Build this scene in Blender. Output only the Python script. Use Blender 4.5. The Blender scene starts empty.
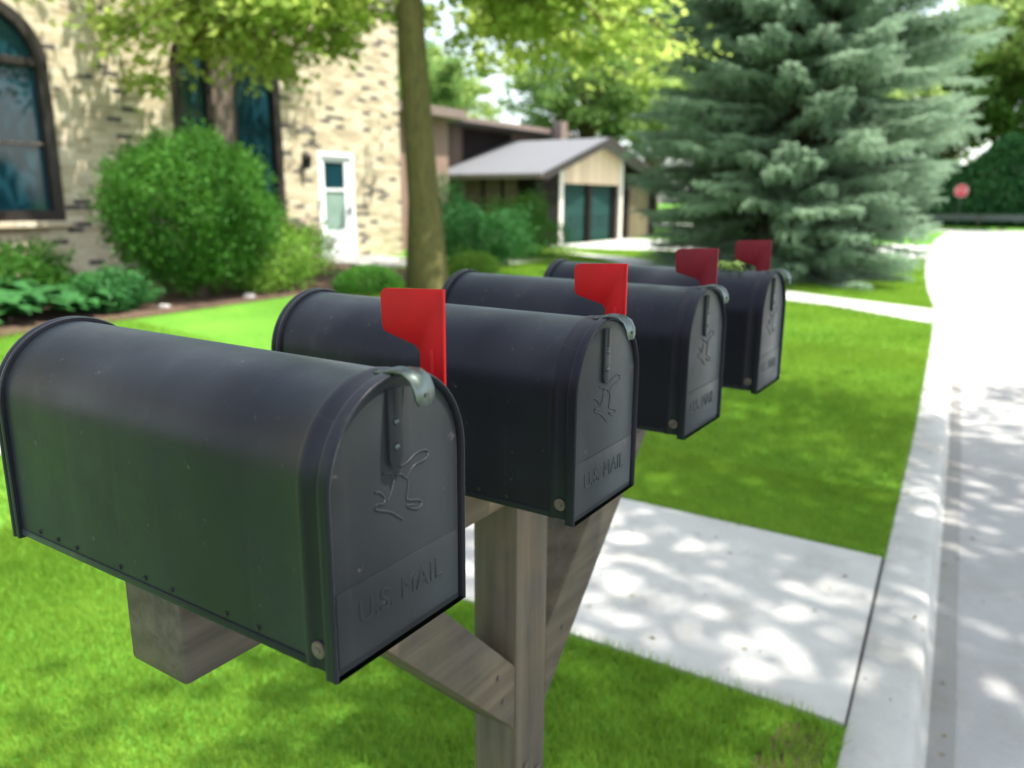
import bpy, bmesh, math, random
import numpy as np
from mathutils import Vector, Matrix

rng = np.random.default_rng(7)
random.seed(7)
C = bpy.context.scene.collection
R = math.radians
PI = math.pi

# ------------------------------------------------------------------ helpers
def tag(o, label=None, cat=None, group=None, kind=None):
    if label: o['label'] = label
    if cat: o['category'] = cat
    if group: o['group'] = group
    if kind: o['kind'] = kind
    return o

def empty(name, loc=(0, 0, 0), rz=0.0):
    o = bpy.data.objects.new(name, None)
    C.objects.link(o)
    o.location = loc
    o.rotation_euler = (0, 0, rz)
    o.empty_display_size = .1
    return o

def link(name, me, mat=None, parent=None):
    o = bpy.data.objects.new(name, me)
    C.objects.link(o)
    if mat is not None and len(me.materials) == 0:
        me.materials.append(mat)
    if parent is not None:
        o.parent = parent
    return o

def copy_tree(o, parent=None):
    c = o.copy()
    C.objects.link(c)
    if parent is not None:
        c.parent = parent
    for ch in [x for x in C.objects if x.parent == o]:
        copy_tree(ch, c)
    return c

def np_mesh(name, verts, k):
    """verts (N*k,3): N separate k-gons."""
    verts = np.asarray(verts, dtype=np.float32).reshape(-1, 3)
    n = len(verts) // k
    me = bpy.data.meshes.new(name)
    me.vertices.add(n * k)
    me.vertices.foreach_set('co', verts.ravel())
    me.loops.add(n * k)
    me.loops.foreach_set('vertex_index', np.arange(n * k, dtype=np.int32))
    me.polygons.add(n)
    me.polygons.foreach_set('loop_start', np.arange(0, n * k, k, dtype=np.int32))
    me.update(calc_edges=True)
    return me

def grid_mesh(name, X, Y, Z, smooth=True):
    ny, nx = Z.shape
    v = np.stack([X, Y, Z], -1).reshape(-1, 3).astype(np.float32)
    i = np.arange(nx * ny).reshape(ny, nx)
    f = np.stack([i[:-1, :-1], i[:-1, 1:], i[1:, 1:], i[1:, :-1]], -1).reshape(-1, 4)
    me = bpy.data.meshes.new(name)
    me.vertices.add(len(v)); me.vertices.foreach_set('co', v.ravel())
    me.loops.add(f.size); me.loops.foreach_set('vertex_index', f.ravel().astype(np.int32))
    me.polygons.add(len(f)); me.polygons.foreach_set('loop_start', np.arange(0, f.size, 4, dtype=np.int32))
    me.update(calc_edges=True)
    if smooth: me.shade_smooth()
    return me

class MB:
    """collects shapes for ONE mesh"""
    def __init__(s): s.bm = bmesh.new()
    def box(s, x0, x1, y0, y1, z0, z1, bevel=0.0):
        b = bmesh.new()
        bmesh.ops.create_cube(b, size=1)
        for v in b.verts:
            v.co = Vector(((x0 + x1) / 2 + v.co.x * (x1 - x0), (y0 + y1) / 2 + v.co.y * (y1 - y0), (z0 + z1) / 2 + v.co.z * (z1 - z0)))
        if bevel > 0:
            bmesh.ops.bevel(b, geom=b.edges[:], offset=bevel, segments=2, affect='EDGES', profile=.5)
        s._merge(b)
        return s
    def prism(s, pts, axis, a0, a1, bevel=0.0):
        """polygon pts in the plane normal to axis, extruded from a0 to a1"""
        b = bmesh.new()
        def co(p, a):
            if axis == 'x': return (a, p[0], p[1])
            if axis == 'y': return (p[0], a, p[1])
            return (p[0], p[1], a)
        v0 = [b.verts.new(co(p, a0)) for p in pts]
        v1 = [b.verts.new(co(p, a1)) for p in pts]
        n = len(pts)
        b.faces.new(v0); b.faces.new(v1[::-1])
        for i in range(n):
            b.faces.new((v0[i], v1[i], v1[(i + 1) % n], v0[(i + 1) % n]))
        bmesh.ops.recalc_face_normals(b, faces=b.faces[:])
        if bevel > 0:
            bmesh.ops.bevel(b, geom=b.edges[:], offset=bevel, segments=2, affect='EDGES', profile=.5)
        s._merge(b)
        return s
    def poly(s, pts):
        s.bm.faces.new([s.bm.verts.new(p) for p in pts]); return s
    def loft(s, rings, closed=True, cap0=False, cap1=False):
        vs = [[s.bm.verts.new(p) for p in r] for r in rings]
        n = len(rings[0])
        for a, b in zip(vs[:-1], vs[1:]):
            for i in range(n if closed else n - 1):
                j = (i + 1) % n
                s.bm.faces.new((a[i], a[j], b[j], b[i]))
        if cap0: s.bm.faces.new(vs[0][::-1])
        if cap1: s.bm.faces.new(vs[-1])
        return s
    def tube(s, pts, rad, n=8, cap=True):
        pts = [Vector(p) for p in pts]
        if not hasattr(rad, '__len__'): rad = [rad] * len(pts)
        rings = []
        up = Vector((0, 0, 1))
        t0 = (pts[1] - pts[0]).normalized()
        if abs(t0.z) > .9: up = Vector((1, 0, 0))
        for i, p in enumerate(pts):
            t = (pts[min(i + 1, len(pts) - 1)] - pts[max(i - 1, 0)]).normalized()
            a = t.cross(up).normalized(); b = t.cross(a).normalized()
            up = -b if False else up
            rings.append([p + (a * math.cos(k * 2 * PI / n) + b * math.sin(k * 2 * PI / n)) * rad[i] for k in range(n)])
        s.loft(rings, True, cap, cap)
        return s
    def cyl(s, c, axis, r, h, n=20, r2=None, bevel=0):
        b = bmesh.new()
        bmesh.ops.create_cone(b, cap_ends=True, segments=n, radius1=r, radius2=r if r2 is None else r2, depth=h)
        if bevel:
            es = [e for e in b.edges if abs(e.verts[0].co.z - e.verts[1].co.z) < 1e-6]
            bmesh.ops.bevel(b, geom=es, offset=bevel, segments=2, affect='EDGES')
        M = {'z': Matrix.Identity(4), 'x': Matrix.Rotation(PI / 2, 4, 'Y'), 'y': Matrix.Rotation(-PI / 2, 4, 'X')}[axis]
        bmesh.ops.transform(b, matrix=Matrix.Translation(c) @ M, verts=b.verts[:])
        s._merge(b); return s
    def dome(s, c, r, sx=1, sy=1, sz=1, n=14):
        b = bmesh.new()
        bmesh.ops.create_uvsphere(b, u_segments=n, v_segments=n // 2, radius=r)
        for v in b.verts: v.co = Vector((v.co.x * sx + c[0], v.co.y * sy + c[1], v.co.z * sz + c[2]))
        s._merge(b); return s
    def _merge(s, b):
        me = bpy.data.meshes.new('tmp'); b.to_mesh(me); b.free()
        s.bm.from_mesh(me); bpy.data.meshes.remove(me)
    def build(s, name, mat, parent=None, smooth=True, angle=35):
        bmesh.ops.recalc_face_normals(s.bm, faces=s.bm.faces[:])
        me = bpy.data.meshes.new(name)
        s.bm.to_mesh(me); s.bm.free()
        if smooth:
            me.shade_smooth()
            me.set_sharp_from_angle(angle=R(angle))
        return link(name, me, mat, parent)

# ------------------------------------------------------------------ materials
def newmat(name):
    m = bpy.data.materials.new(name)
    m.use_nodes = True
    nt = m.node_tree
    return m, nt, nt.nodes['Principled BSDF']

def N(nt, t, **kw):
    n = nt.nodes.new(t)
    for k, v in kw.items():
        if k.startswith('i_'): n.inputs[k[2:].replace('_', ' ')].default_value = v
        else: setattr(n, k, v)
    return n

def ramp(nt, fac, stops):
    r = nt.nodes.new('ShaderNodeValToRGB')
    e = r.color_ramp.elements
    while len(e) < len(stops): e.new(.5)
    for i, (p, c) in enumerate(stops):
        e[i].position = p
        e[i].color = (*c, 1) if len(c) == 3 else c
    nt.links.new(fac, r.inputs[0])
    return r.outputs[0]

def coords(nt, scale=(1, 1, 1), kind='Object', rot=(0, 0, 0)):
    tc = nt.nodes.new('ShaderNodeTexCoord')
    mp = nt.nodes.new('ShaderNodeMapping')
    mp.inputs['Scale'].default_value = scale
    mp.inputs['Rotation'].default_value = rot
    nt.links.new(tc.outputs[kind], mp.inputs[0])
    return mp.outputs[0]

def geo_pos(nt, scale=(1, 1, 1)):
    g = nt.nodes.new('ShaderNodeNewGeometry')
    mp = nt.nodes.new('ShaderNodeMapping')
    mp.inputs['Scale'].default_value = scale
    nt.links.new(g.outputs['Position'], mp.inputs[0])
    return mp.outputs[0]

def noise(nt, vec, scale, detail=4, rough=.55, out=0):
    n = nt.nodes.new('ShaderNodeTexNoise')
    n.inputs['Scale'].default_value = scale
    n.inputs['Detail'].default_value = detail
    n.inputs['Roughness'].default_value = rough
    nt.links.new(vec, n.inputs['Vector'])
    return n.outputs[out]

def mix(nt, fac, a, b, mode='MIX'):
    m = nt.nodes.new('ShaderNodeMix'); m.data_type = 'RGBA'; m.blend_type = mode
    def put(sock, v):
        if isinstance(v, (tuple, list)): sock.default_value = (*v, 1) if len(v) == 3 else v
        elif isinstance(v, (int, float)): sock.default_value = v
        else: nt.links.new(v, sock)
    put(m.inputs[0], fac); put(m.inputs[6], a); put(m.inputs[7], b)
    return m.outputs[2]

def math_(nt, op, a, b=0.0, c=None):
    m = nt.nodes.new('ShaderNodeMath'); m.operation = op
    for i, v in enumerate((a, b) if c is None else (a, b, c)):
        if isinstance(v, (int, float)): m.inputs[i].default_value = v
        else: nt.links.new(v, m.inputs[i])
    return m.outputs[0]

def bump(nt, h, bsdf, strength=.3, dist=.01, normal=None):
    b = nt.nodes.new('ShaderNodeBump')
    b.inputs['Strength'].default_value = strength
    b.inputs['Distance'].default_value = dist
    nt.links.new(h, b.inputs['Height'])
    if normal is not None: nt.links.new(normal, b.inputs['Normal'])
    nt.links.new(b.outputs[0], bsdf.inputs['Normal'])
    return b.outputs[0]

def simple(name, col, rough=.6, metal=0, var=.15, scale=6, bstr=.1, bdist=.004, spec=None):
    m, nt, p = newmat(name)
    v = geo_pos(nt)
    n = noise(nt, v, scale)
    c = ramp(nt, n, [(.3, tuple(x * (1 - var) for x in col)), (.7, tuple(min(1, x * (1 + var)) for x in col))])
    nt.links.new(c, p.inputs['Base Color'])
    p.inputs['Roughness'].default_value = rough
    p.inputs['Metallic'].default_value = metal
    if spec is not None: p.inputs['Specular IOR Level'].default_value = spec
    if bstr > 0: bump(nt, noise(nt, v, scale * 8), p, bstr, bdist)
    return m

# black painted sheet steel with faint scratches, dust and slight waviness
def mat_paint(name, base, rough):
    m, nt, p = newmat(name)
    v = coords(nt)
    big = noise(nt, v, 9, 3)
    scr = noise(nt, coords(nt, (1.2, 40, 1.2), rot=(0, 0, .3)), 14, 5, .7)
    fine = noise(nt, v, 260, 3)
    spots = noise(nt, v, 55, 6, .7)
    c1 = ramp(nt, big, [(.3, tuple(x * .8 for x in base)), (.75, tuple(x * 1.3 for x in base))])
    sm = ramp(nt, scr, [(.66, (0, 0, 0)), (.74, (1, 1, 1))])
    c2 = mix(nt, math_(nt, 'MULTIPLY', sm, .16), c1, (.16, .16, .16))
    sp = ramp(nt, spots, [(.66, (0, 0, 0)), (.71, (1, 1, 1))])
    drip = ramp(nt, noise(nt, coords(nt, (26, 26, 1.1)), 2.2, 4, .6), [(.56, (0, 0, 0)), (.74, (1, 1, 1))])
    c2 = mix(nt, math_(nt, 'MULTIPLY', drip, .13), c2, (.07, .068, .062))
    c3 = mix(nt, math_(nt, 'MULTIPLY', sp, .45), c2, (.15, .14, .12))
    nt.links.new(c3, p.inputs['Base Color'])
    p.inputs['Specular IOR Level'].default_value = .17
    p.inputs['Specular Tint'].default_value = (.88, .80, .95, 1)
    p.inputs['Sheen Weight'].default_value = .17; p.inputs['Sheen Roughness'].default_value = .35; p.inputs['Sheen Tint'].default_value = (.68, .86, 1.0, 1)
    rr = ramp(nt, noise(nt, v, 22, 5), [(.3, (rough * .85,) * 3), (.7, (rough * 1.25,) * 3)])
    nt.links.new(rr, p.inputs['Roughness'])
    b1 = bump(nt, fine, p, .12, .0006)
    bump(nt, noise(nt, v, 5, 2), p, .10, .02, b1)
    return m
M_BODY = mat_paint('black_paint', (.0105, .0118, .0150), .36)
M_DOOR = mat_paint('door_paint', (.019, .022, .023), .36)
M_TRIM = mat_paint('black_trim', (.012, .013, .016), .35)

def mat_metal(name, col, rough):
    m, nt, p = newmat(name)
    v = coords(nt)
    nt.links.new(ramp(nt, noise(nt, v, 60, 5), [(.35, tuple(x * .55 for x in col)), (.7, col)]), p.inputs['Base Color'])
    p.inputs['Metallic'].default_value = 1
    p.inputs['Roughness'].default_value = rough
    bump(nt, noise(nt, v, 300, 2), p, .1, .0004)
    return m
M_STEEL = mat_metal('worn_steel', (.13, .16, .15), .36)
M_RIVET = simple('rusty_rivet', (.085, .065, .055), .55, var=.35, scale=120, bstr=.2, bdist=.0005)
M_DARKHOLE = simple('dark_hole', (.006, .006, .007), .7, var=.05, bstr=0)

def mat_flag(name, col):
    m, nt, p = newmat(name)
    v = coords(nt)
    n = noise(nt, v, 30, 5)
    nt.links.new(ramp(nt, n, [(.3, tuple(x * .88 for x in col)), (.7, tuple(x * 1.08 for x in col))]), p.inputs['Base Color'])
    wear = ramp(nt, noise(nt, coords(nt, (1, 1, 3)), 70, 8, .8), [(.63, (0, 0, 0)), (.66, (1, 1, 1))])
    fl = mix(nt, math_(nt, 'MULTIPLY', wear, .55), p.inputs['Base Color'].links[0].from_socket, (.12, .03, .03))
    nt.links.new(fl, p.inputs['Base Color'])
    p.inputs['Roughness'].default_value = .55
    p.inputs['Specular IOR Level'].default_value = .25
    bump(nt, noise(nt, v, 120, 3), p, .08, .001)
    return m
M_RED = mat_flag('red_paint', (.40, .0015, .003))
M_CRIMSON = mat_flag('faded_crimson_paint', (.15, .004, .010))

def mat_wood(name, dark, light, axis):
    m, nt, p = newmat(name)
    sc = {'x': (1.2, 22, 22), 'y': (22, 1.2, 22), 'z': (22, 22, 1.2)}[axis]
    v = coords(nt, sc)
    g = noise(nt, v, 3.2, 8, .65)
    big = noise(nt, coords(nt), 5, 4)
    col = ramp(nt, g, [(.28, dark), (.5, tuple((a + b) / 2 for a, b in zip(dark, light))), (.72, light)])
    col = mix(nt, ramp(nt, big, [(.45, (0, 0, 0)), (.75, (.6, .6, .6))]), col, (.17, .12, .045))
    w = nt.nodes.new('ShaderNodeTexWave'); w.wave_type = 'RINGS'; w.rings_direction = {'x': 'X', 'y': 'Y', 'z': 'Z'}[axis]
    w.inputs['Scale'].default_value = .7; w.inputs['Distortion'].default_value = 5; w.inputs['Detail'].default_value = 3
    nt.links.new(coords(nt, tuple(s * .5 for s in sc)), w.inputs['Vector'])
    col = mix(nt, .25, col, mix(nt, w.outputs['Fac'], dark, light))
    cr = ramp(nt, noise(nt, coords(nt, tuple(s * .9 if s > 2 else s * .6 for s in sc)), 5, 2), [(.66, (1, 1, 1)), (.72, (.55, .52, .5))])
    col = mix(nt, 1.0, col, cr, 'MULTIPLY')
    nt.links.new(col, p.inputs['Base Color'])
    p.inputs['Roughness'].default_value = .8
    bump(nt, g, p, .5, .002)
    return m
WD, WL = (.034, .028, .020), (.108, .089, .066)
M_WOODZ = mat_wood('weathered_wood_upright', WD, WL, 'z')
M_WOODY = mat_wood('weathered_wood_beam', WD, WL, 'y')

def mat_leaf(name, dark, light, trans=.35, tcol=None, scale=1.2, rough=.6, s2=23):
    m, nt, p = newmat(name)
    v = geo_pos(nt)
    n = noise(nt, v, scale, 3)
    n2 = noise(nt, v, s2, 2)
    f = math_(nt, 'ADD', math_(nt, 'MULTIPLY', n, .5), math_(nt, 'MULTIPLY', n2, .5))
    c = ramp(nt, f, [(.35, dark), (.65, light)])
    nt.links.new(c, p.inputs['Base Color'])
    p.inputs['Roughness'].default_value = rough
    p.inputs['Specular IOR Level'].default_value = .15
    t = nt.nodes.new('ShaderNodeBsdfTranslucent')
    tc = tcol or tuple(min(1, x * 1.6) for x in light)
    nt.links.new(mix(nt, .5, c, tc), t.inputs[0])
    ms = nt.nodes.new('ShaderNodeMixShader'); ms.inputs[0].default_value = trans
    out = nt.nodes['Material Output']
    nt.links.new(p.outputs[0], ms.inputs[1]); nt.links.new(t.outputs[0], ms.inputs[2])
    nt.links.new(ms.outputs[0], out.inputs[0])
    return m
M_GRASSBLADE = mat_leaf('grass_blades', (.075, .19, .014), (.27, .42, .05), .32, (.45, .66, .06), .8, s2=140)
M_MAPLE = mat_leaf('ash_leaves', (.15, .27, .035), (.36, .50, .10), .55, (.80, .90, .24))
M_FARLEAF = mat_leaf('far_leaves', (.07, .16, .04), (.16, .28, .07), .45, (.42, .60, .16), .4)
M_LIGHTLEAF = mat_leaf('pale_leaves', (.17, .28, .06), (.32, .45, .12), .50, (.70, .85, .30), .5)
M_BUSH = mat_leaf('yew_needles', (.020, .085, .012), (.075, .22, .025), .22, (.20, .45, .04), 2)
M_HOSTA = mat_leaf('hosta_leaves', (.02, .09, .025), (.055, .19, .045), .25, None, 3)
M_LIME = mat_leaf('lime_leaves', (.09, .20, .025), (.22, .38, .06), .35, None, 3)
M_SPRUCE = mat_leaf('blue_spruce_needles', (.045, .115, .05), (.40, .53, .38), .30, None, 2.6, .6)  # highlights and dark gaps of the boughs painted into the clump tones
M_HEDGE = mat_leaf('dark_hedge_leaves', (.02, .09, .03), (.07, .20, .06), .2, None, 1)

def mat_bark(name, dark, light):
    m, nt, p = newmat(name)
    v = coords(nt, (9, 9, 1.6))
    g = noise(nt, v, 3, 8, .7)
    nt.links.new(ramp(nt, g, [(.3, dark), (.7, light)]), p.inputs['Base Color'])
    p.inputs['Roughness'].default_value = .9
    bump(nt, g, p, .8, .03)
    return m
M_BARK = mat_bark('mossy_bark', (.048, .044, .013), (.16, .138, .038))
M_SPBARK = mat_bark('spruce_bark', (.07, .05, .035), (.16, .12, .08))

# lawn soil / thatch
def mat_lawn():
    m, nt, p = newmat('lawn_turf')
    v = geo_pos(nt)
    a = noise(nt, v, .9, 4); b = noise(nt, v, 26, 5, .7)
    c = ramp(nt, a, [(.3, (.035, .13, .010)), (.55, (.06, .19, .018)), (.78, (.14, .25, .04))])
    c = mix(nt, ramp(nt, b, [(.35, (0, 0, 0)), (.7, (.65, .65, .65))]), c, (.16, .30, .04))
    nt.links.new(c, p.inputs['Base Color'])
    p.inputs['Roughness'].default_value = .95
    p.inputs['Specular IOR Level'].default_value = .1
    bump(nt, b, p, .8, .02)
    return m
M_LAWN = mat_lawn()

def mat_concrete(name, col, joints=None):
    m, nt, p = newmat(name)
    v = geo_pos(nt)
    a = noise(nt, v, 1.1, 5); b = noise(nt, v, 45, 6, .7); d = noise(nt, v, 6, 6, .7)
    c = ramp(nt, a, [(.3, tuple(x * .86 for x in col)), (.7, tuple(x * 1.08 for x in col))])
    c = mix(nt, math_(nt, 'MULTIPLY', ramp(nt, d, [(.5, (0, 0, 0)), (.8, (1, 1, 1))]), .35), c, tuple(x * .68 for x in col))
    c = mix(nt, math_(nt, 'MULTIPLY', ramp(nt, b, [(.4, (0, 0, 0)), (.75, (1, 1, 1))]), .25), c, tuple(x * .7 for x in col))
    nt.links.new(c, p.inputs['Base Color'])
    p.inputs['Roughness'].default_value = .88
    p.inputs['Specular IOR Level'].default_value = .25
    st = noise(nt, v, 2.6, 8, .75); pit = noise(nt, v, 160, 3, .8)
    c = mix(nt, math_(nt, 'MULTIPLY', ramp(nt, st, [(.50, (0, 0, 0)), (.62, (1, 1, 1))]), .30), c, tuple(x * q for x, q in zip(col, (.60, .56, .48))))
    c = mix(nt, math_(nt, 'MULTIPLY', ramp(nt, pit, [(.60, (0, 0, 0)), (.68, (1, 1, 1))]), .45), c, tuple(x * .42 for x in col))
    nt.links.new(c, p.inputs['Base Color'])
    bump(nt, b, p, .35, .003)
    return m
M_WALK = mat_concrete('walk_concrete', (.44, .435, .41))
M_KERB = mat_concrete('kerb_concrete', (.42, .415, .39))
M_ROAD = mat_concrete('road_concrete', (.34, .335, .325))
M_GUTTER = mat_concrete('gutter_dirt', (.25, .245, .23))
M_FRAMEBROWN_J = simple('joint_filler', (.05, .045, .04), .9, var=.2)
M_SOIL = simple('mulch', (.11, .065, .04), .95, var=.5, scale=25, bstr=.8, bdist=.02)
M_STONE = simple('pale_stone', (.33, .32, .30), .8, var=.2, scale=10, bstr=.4)

def mat_brick():
    m, nt, p = newmat('mottled_brick')
    g = nt.nodes.new('ShaderNodeNewGeometry')
    s = nt.nodes.new('ShaderNodeSeparateXYZ'); nt.links.new(g.outputs['Position'], s.inputs[0])
    u = math_(nt, 'ADD', s.outputs['X'], s.outputs['Y'])
    row = math_(nt, 'DIVIDE', s.outputs['Z'], .078)
    ri = math_(nt, 'FLOOR', row)
    off = math_(nt, 'MULTIPLY', math_(nt, 'MODULO', ri, 2.0), .5)
    uu = math_(nt, 'ADD', math_(nt, 'DIVIDE', u, .245), off)
    ui = math_(nt, 'FLOOR', uu)
    cv = nt.nodes.new('ShaderNodeCombineXYZ'); nt.links.new(ui, cv.inputs[0]); nt.links.new(ri, cv.inputs[1])
    wn = nt.nodes.new('ShaderNodeTexWhiteNoise'); wn.noise_dimensions = '3D'; nt.links.new(cv.outputs[0], wn.inputs['Vector'])
    patch = noise(nt, g.outputs['Position'], .9, 3)
    base = ramp(nt, wn.outputs['Value'], [(0, (.34, .27, .165)), (.35, (.46, .38, .245)), (.7, (.55, .47, .32)), (1, (.60, .53, .38))])
    wn2 = nt.nodes.new('ShaderNodeTexWhiteNoise'); wn2.noise_dimensions = '3D'
    cv2 = nt.nodes.new('ShaderNodeCombineXYZ'); nt.links.new(ui, cv2.inputs[0]); nt.links.new(ri, cv2.inputs[1]); cv2.inputs[2].default_value = 7.3
    nt.links.new(cv2.outputs[0], wn2.inputs['Vector'])
    thr = math_(nt, 'SUBTRACT', 1.30, math_(nt, 'MULTIPLY', patch, .80))
    isdark = math_(nt, 'GREATER_THAN', wn2.outputs['Value'], thr)
    c = mix(nt, isdark, base, (.075, .06, .05))
    fz = math_(nt, 'FRACT', row); fu = math_(nt, 'FRACT', uu)
    mort = math_(nt, 'MAXIMUM', math_(nt, 'LESS_THAN', fz, .15), math_(nt, 'LESS_THAN', fu, .05))
    c = mix(nt, mort, c, (.50, .46, .38))
    nt.links.new(c, p.inputs['Base Color'])
    p.inputs['Roughness'].default_value = .9
    h = math_(nt, 'ADD', math_(nt, 'SUBTRACT', 1.0, mort), math_(nt, 'MULTIPLY', noise(nt, g.outputs['Position'], 40, 4), .6))
    bump(nt, h, p, .7, .012)
    return m
M_BRICK = mat_brick()

def mat_siding(name, col, pitch=.2, horiz=False):
    m, nt, p = newmat(name)
    g = nt.nodes.new('ShaderNodeNewGeometry')
    s = nt.nodes.new('ShaderNodeSeparateXYZ'); nt.links.new(g.outputs['Position'], s.inputs[0])
    u = s.outputs['Z'] if horiz else math_(nt, 'ADD', s.outputs['X'], s.outputs['Y'])
    uu = math_(nt, 'DIVIDE', u, pitch)
    gap = math_(nt, 'LESS_THAN', math_(nt, 'FRACT', uu), .09)
    wn = nt.nodes.new('ShaderNodeTexWhiteNoise'); wn.noise_dimensions = '1D'; nt.links.new(math_(nt, 'FLOOR', uu), wn.inputs['W'])
    c = ramp(nt, wn.outputs['Value'], [(0, tuple(x * .85 for x in col)), (1, tuple(x * 1.15 for x in col))])
    c = mix(nt, math_(nt, 'MULTIPLY', gap, .6), c, tuple(x * .4 for x in col))
    c = mix(nt, math_(nt, 'MULTIPLY', noise(nt, g.outputs['Position'], 12, 5), .25), c, tuple(x * .6 for x in col))
    nt.links.new(c, p.inputs['Base Color'])
    p.inputs['Roughness'].default_value = .85
    p.inputs['Specular IOR Level'].default_value = .15
    bump(nt, math_(nt, 'SUBTRACT', 1.0, gap), p, .5, .01)
    return m
M_DARKSIDE = mat_siding('dark_brown_siding', (.009, .006, .005))
M_TAUPE = mat_siding('taupe_siding', (.10, .072, .056), .3)
M_TAN = mat_siding('tan_panel', (.62, .49, .34), .6)
M_OLIVE = mat_siding('olive_brown_panel', (.15, .12, .075), .4)
M_GREENDOOR = mat_siding('green_garage_door', (.011, .042, .035), .42, True)
M_TRIMWHITE = simple('offwhite_trim', (.60, .57, .50), .6, var=.06, bstr=.05)
M_FRAMEBROWN = simple('dark_frame', (.020, .014, .012), .5, var=.1, bstr=.05)
M_MULLION = simple('brown_mullion', (.17, .125, .105), .6, var=.15, bstr=.1)
M_WHITEDOOR = simple('white_door_paint', (.80, .82, .84), .4, var=.03, bstr=.02)
def mat_shingle(name, col):
    m, nt, p = newmat(name)
    v = geo_pos(nt)
    n1 = noise(nt, v, 30, 4, .8); n2 = noise(nt, v, 1.5, 3)
    c = ramp(nt, n1, [(.3, tuple(x * .7 for x in col)), (.7, tuple(x * 1.2 for x in col))])
    c = mix(nt, math_(nt, 'MULTIPLY', n2, .4), c, tuple(x * .7 for x in col))
    nt.links.new(c, p.inputs['Base Color']); p.inputs['Roughness'].default_value = .85
    bump(nt, n1, p, .5, .01)
    return m
M_SHINGLE = mat_shingle('grey_shingles', (.135, .14, .148))

def mat_glass(name, tint, spec=.5):
    m, nt, p = newmat(name)
    v = coords(nt)
    nt.links.new(ramp(nt, noise(nt, v, .9, 3), [(.35, tuple(x * .6 for x in tint)), (.65, tint)]), p.inputs['Base Color'])
    p.inputs['Roughness'].default_value = .04
    p.inputs['Specular IOR Level'].default_value = spec
    p.inputs['IOR'].default_value = 1.6
    bump(nt, noise(nt, v, 1.3, 2), p, .12, .02)
    return m
M_GLASS = mat_glass('window_glass', (.010, .045, .062), .4)  # teal base colour stands in for the reflection in the panes
M_GLASSG = mat_glass('door_glass', (.30, .42, .36), .8)

# ------------------------------------------------------------------ lay of the land
CAMZ = 1.4312
curb_pts = [(0.15, -60), (-.02, -4), (-.15, 0.0), (-.253, 1.95), (-.35, 3.35), (-.50, 5.6), (-.744, 8.77), (-1.04, 12.19), (-1.46, 15.2),
            (-1.9, 19), (-2.4, 24), (-3.0, 31), (-3.45, 38), (-3.7, 45), (-3.9, 50)]
cy = np.array([p[1] for p in curb_pts]); cx = np.array([p[0] for p in curb_pts])
def curb(y):            # lawn-side edge of the kerb
    y = np.asarray(y, float)
    return (np.interp(y - .5, cy, cx) + np.interp(y, cy, cx) + np.interp(y + .5, cy, cx)) / 3
ROADW = 8.6
def S(x, a, b):
    t = np.clip((np.asarray(x, float) - a) / (b - a), 0, 1)
    return t * t * (3 - 2 * t)
def hgt(x, y):
    x = np.asarray(x, float); y = np.asarray(y, float)
    side = S(-x, 3, 9)
    h = .26 * side * (1 - S(y, 13, 22)) * S(y, -25, -8) - .10 * S(y, 14, 23) * S(-x, 3, 12)
    h = h + .012 * np.sin(x * 1.3 + 1) * np.sin(y * .9) * S(-x, .8, 2)
    return h
def H(x, y): return float(hgt(x, y))

def roadmask(x, y):
    """1 well under the road, 0 on the lawn side; ramps hidden under the kerbs"""
    c = curb(y)
    a = S(x, c + .03, c + .14) * (1 - S(x, c + ROADW - .14, c + ROADW - .03)) * (1 - S(y, 50.0, 50.3))
    b = S(y, 46.9, 47.2) * (1 - S(y, 54.8, 55.0)) * 1.0
    return np.maximum(a, b)

xs = np.unique(np.concatenate([np.linspace(-400, -40, 14), np.linspace(-40, -6, 60), np.linspace(-6, -4.2, 12), np.arange(-4.2, .6, .055),
                               np.arange(.6, 4.6, .4), np.arange(4.6, 9.6, .07), np.linspace(9.6, 40, 24), np.linspace(40, 400, 12)]))
ys = np.unique(np.concatenate([np.linspace(-300, -30, 10), np.linspace(-30, -2, 24), np.arange(-2, 22, .3), np.linspace(22, 46.5, 28),
                               np.arange(46.5, 56, .16), np.linspace(56, 80, 10), np.linspace(80, 500, 14)]))
X, Y = np.meshgrid(xs, ys)
Z = hgt(X, Y) - .19 * roadmask(X, Y)
# the soil under the walks sinks a little so the slabs sit in it
g = link('ground', grid_mesh('ground', X, Y, Z), M_LAWN)
tag(g, kind='structure')

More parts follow.
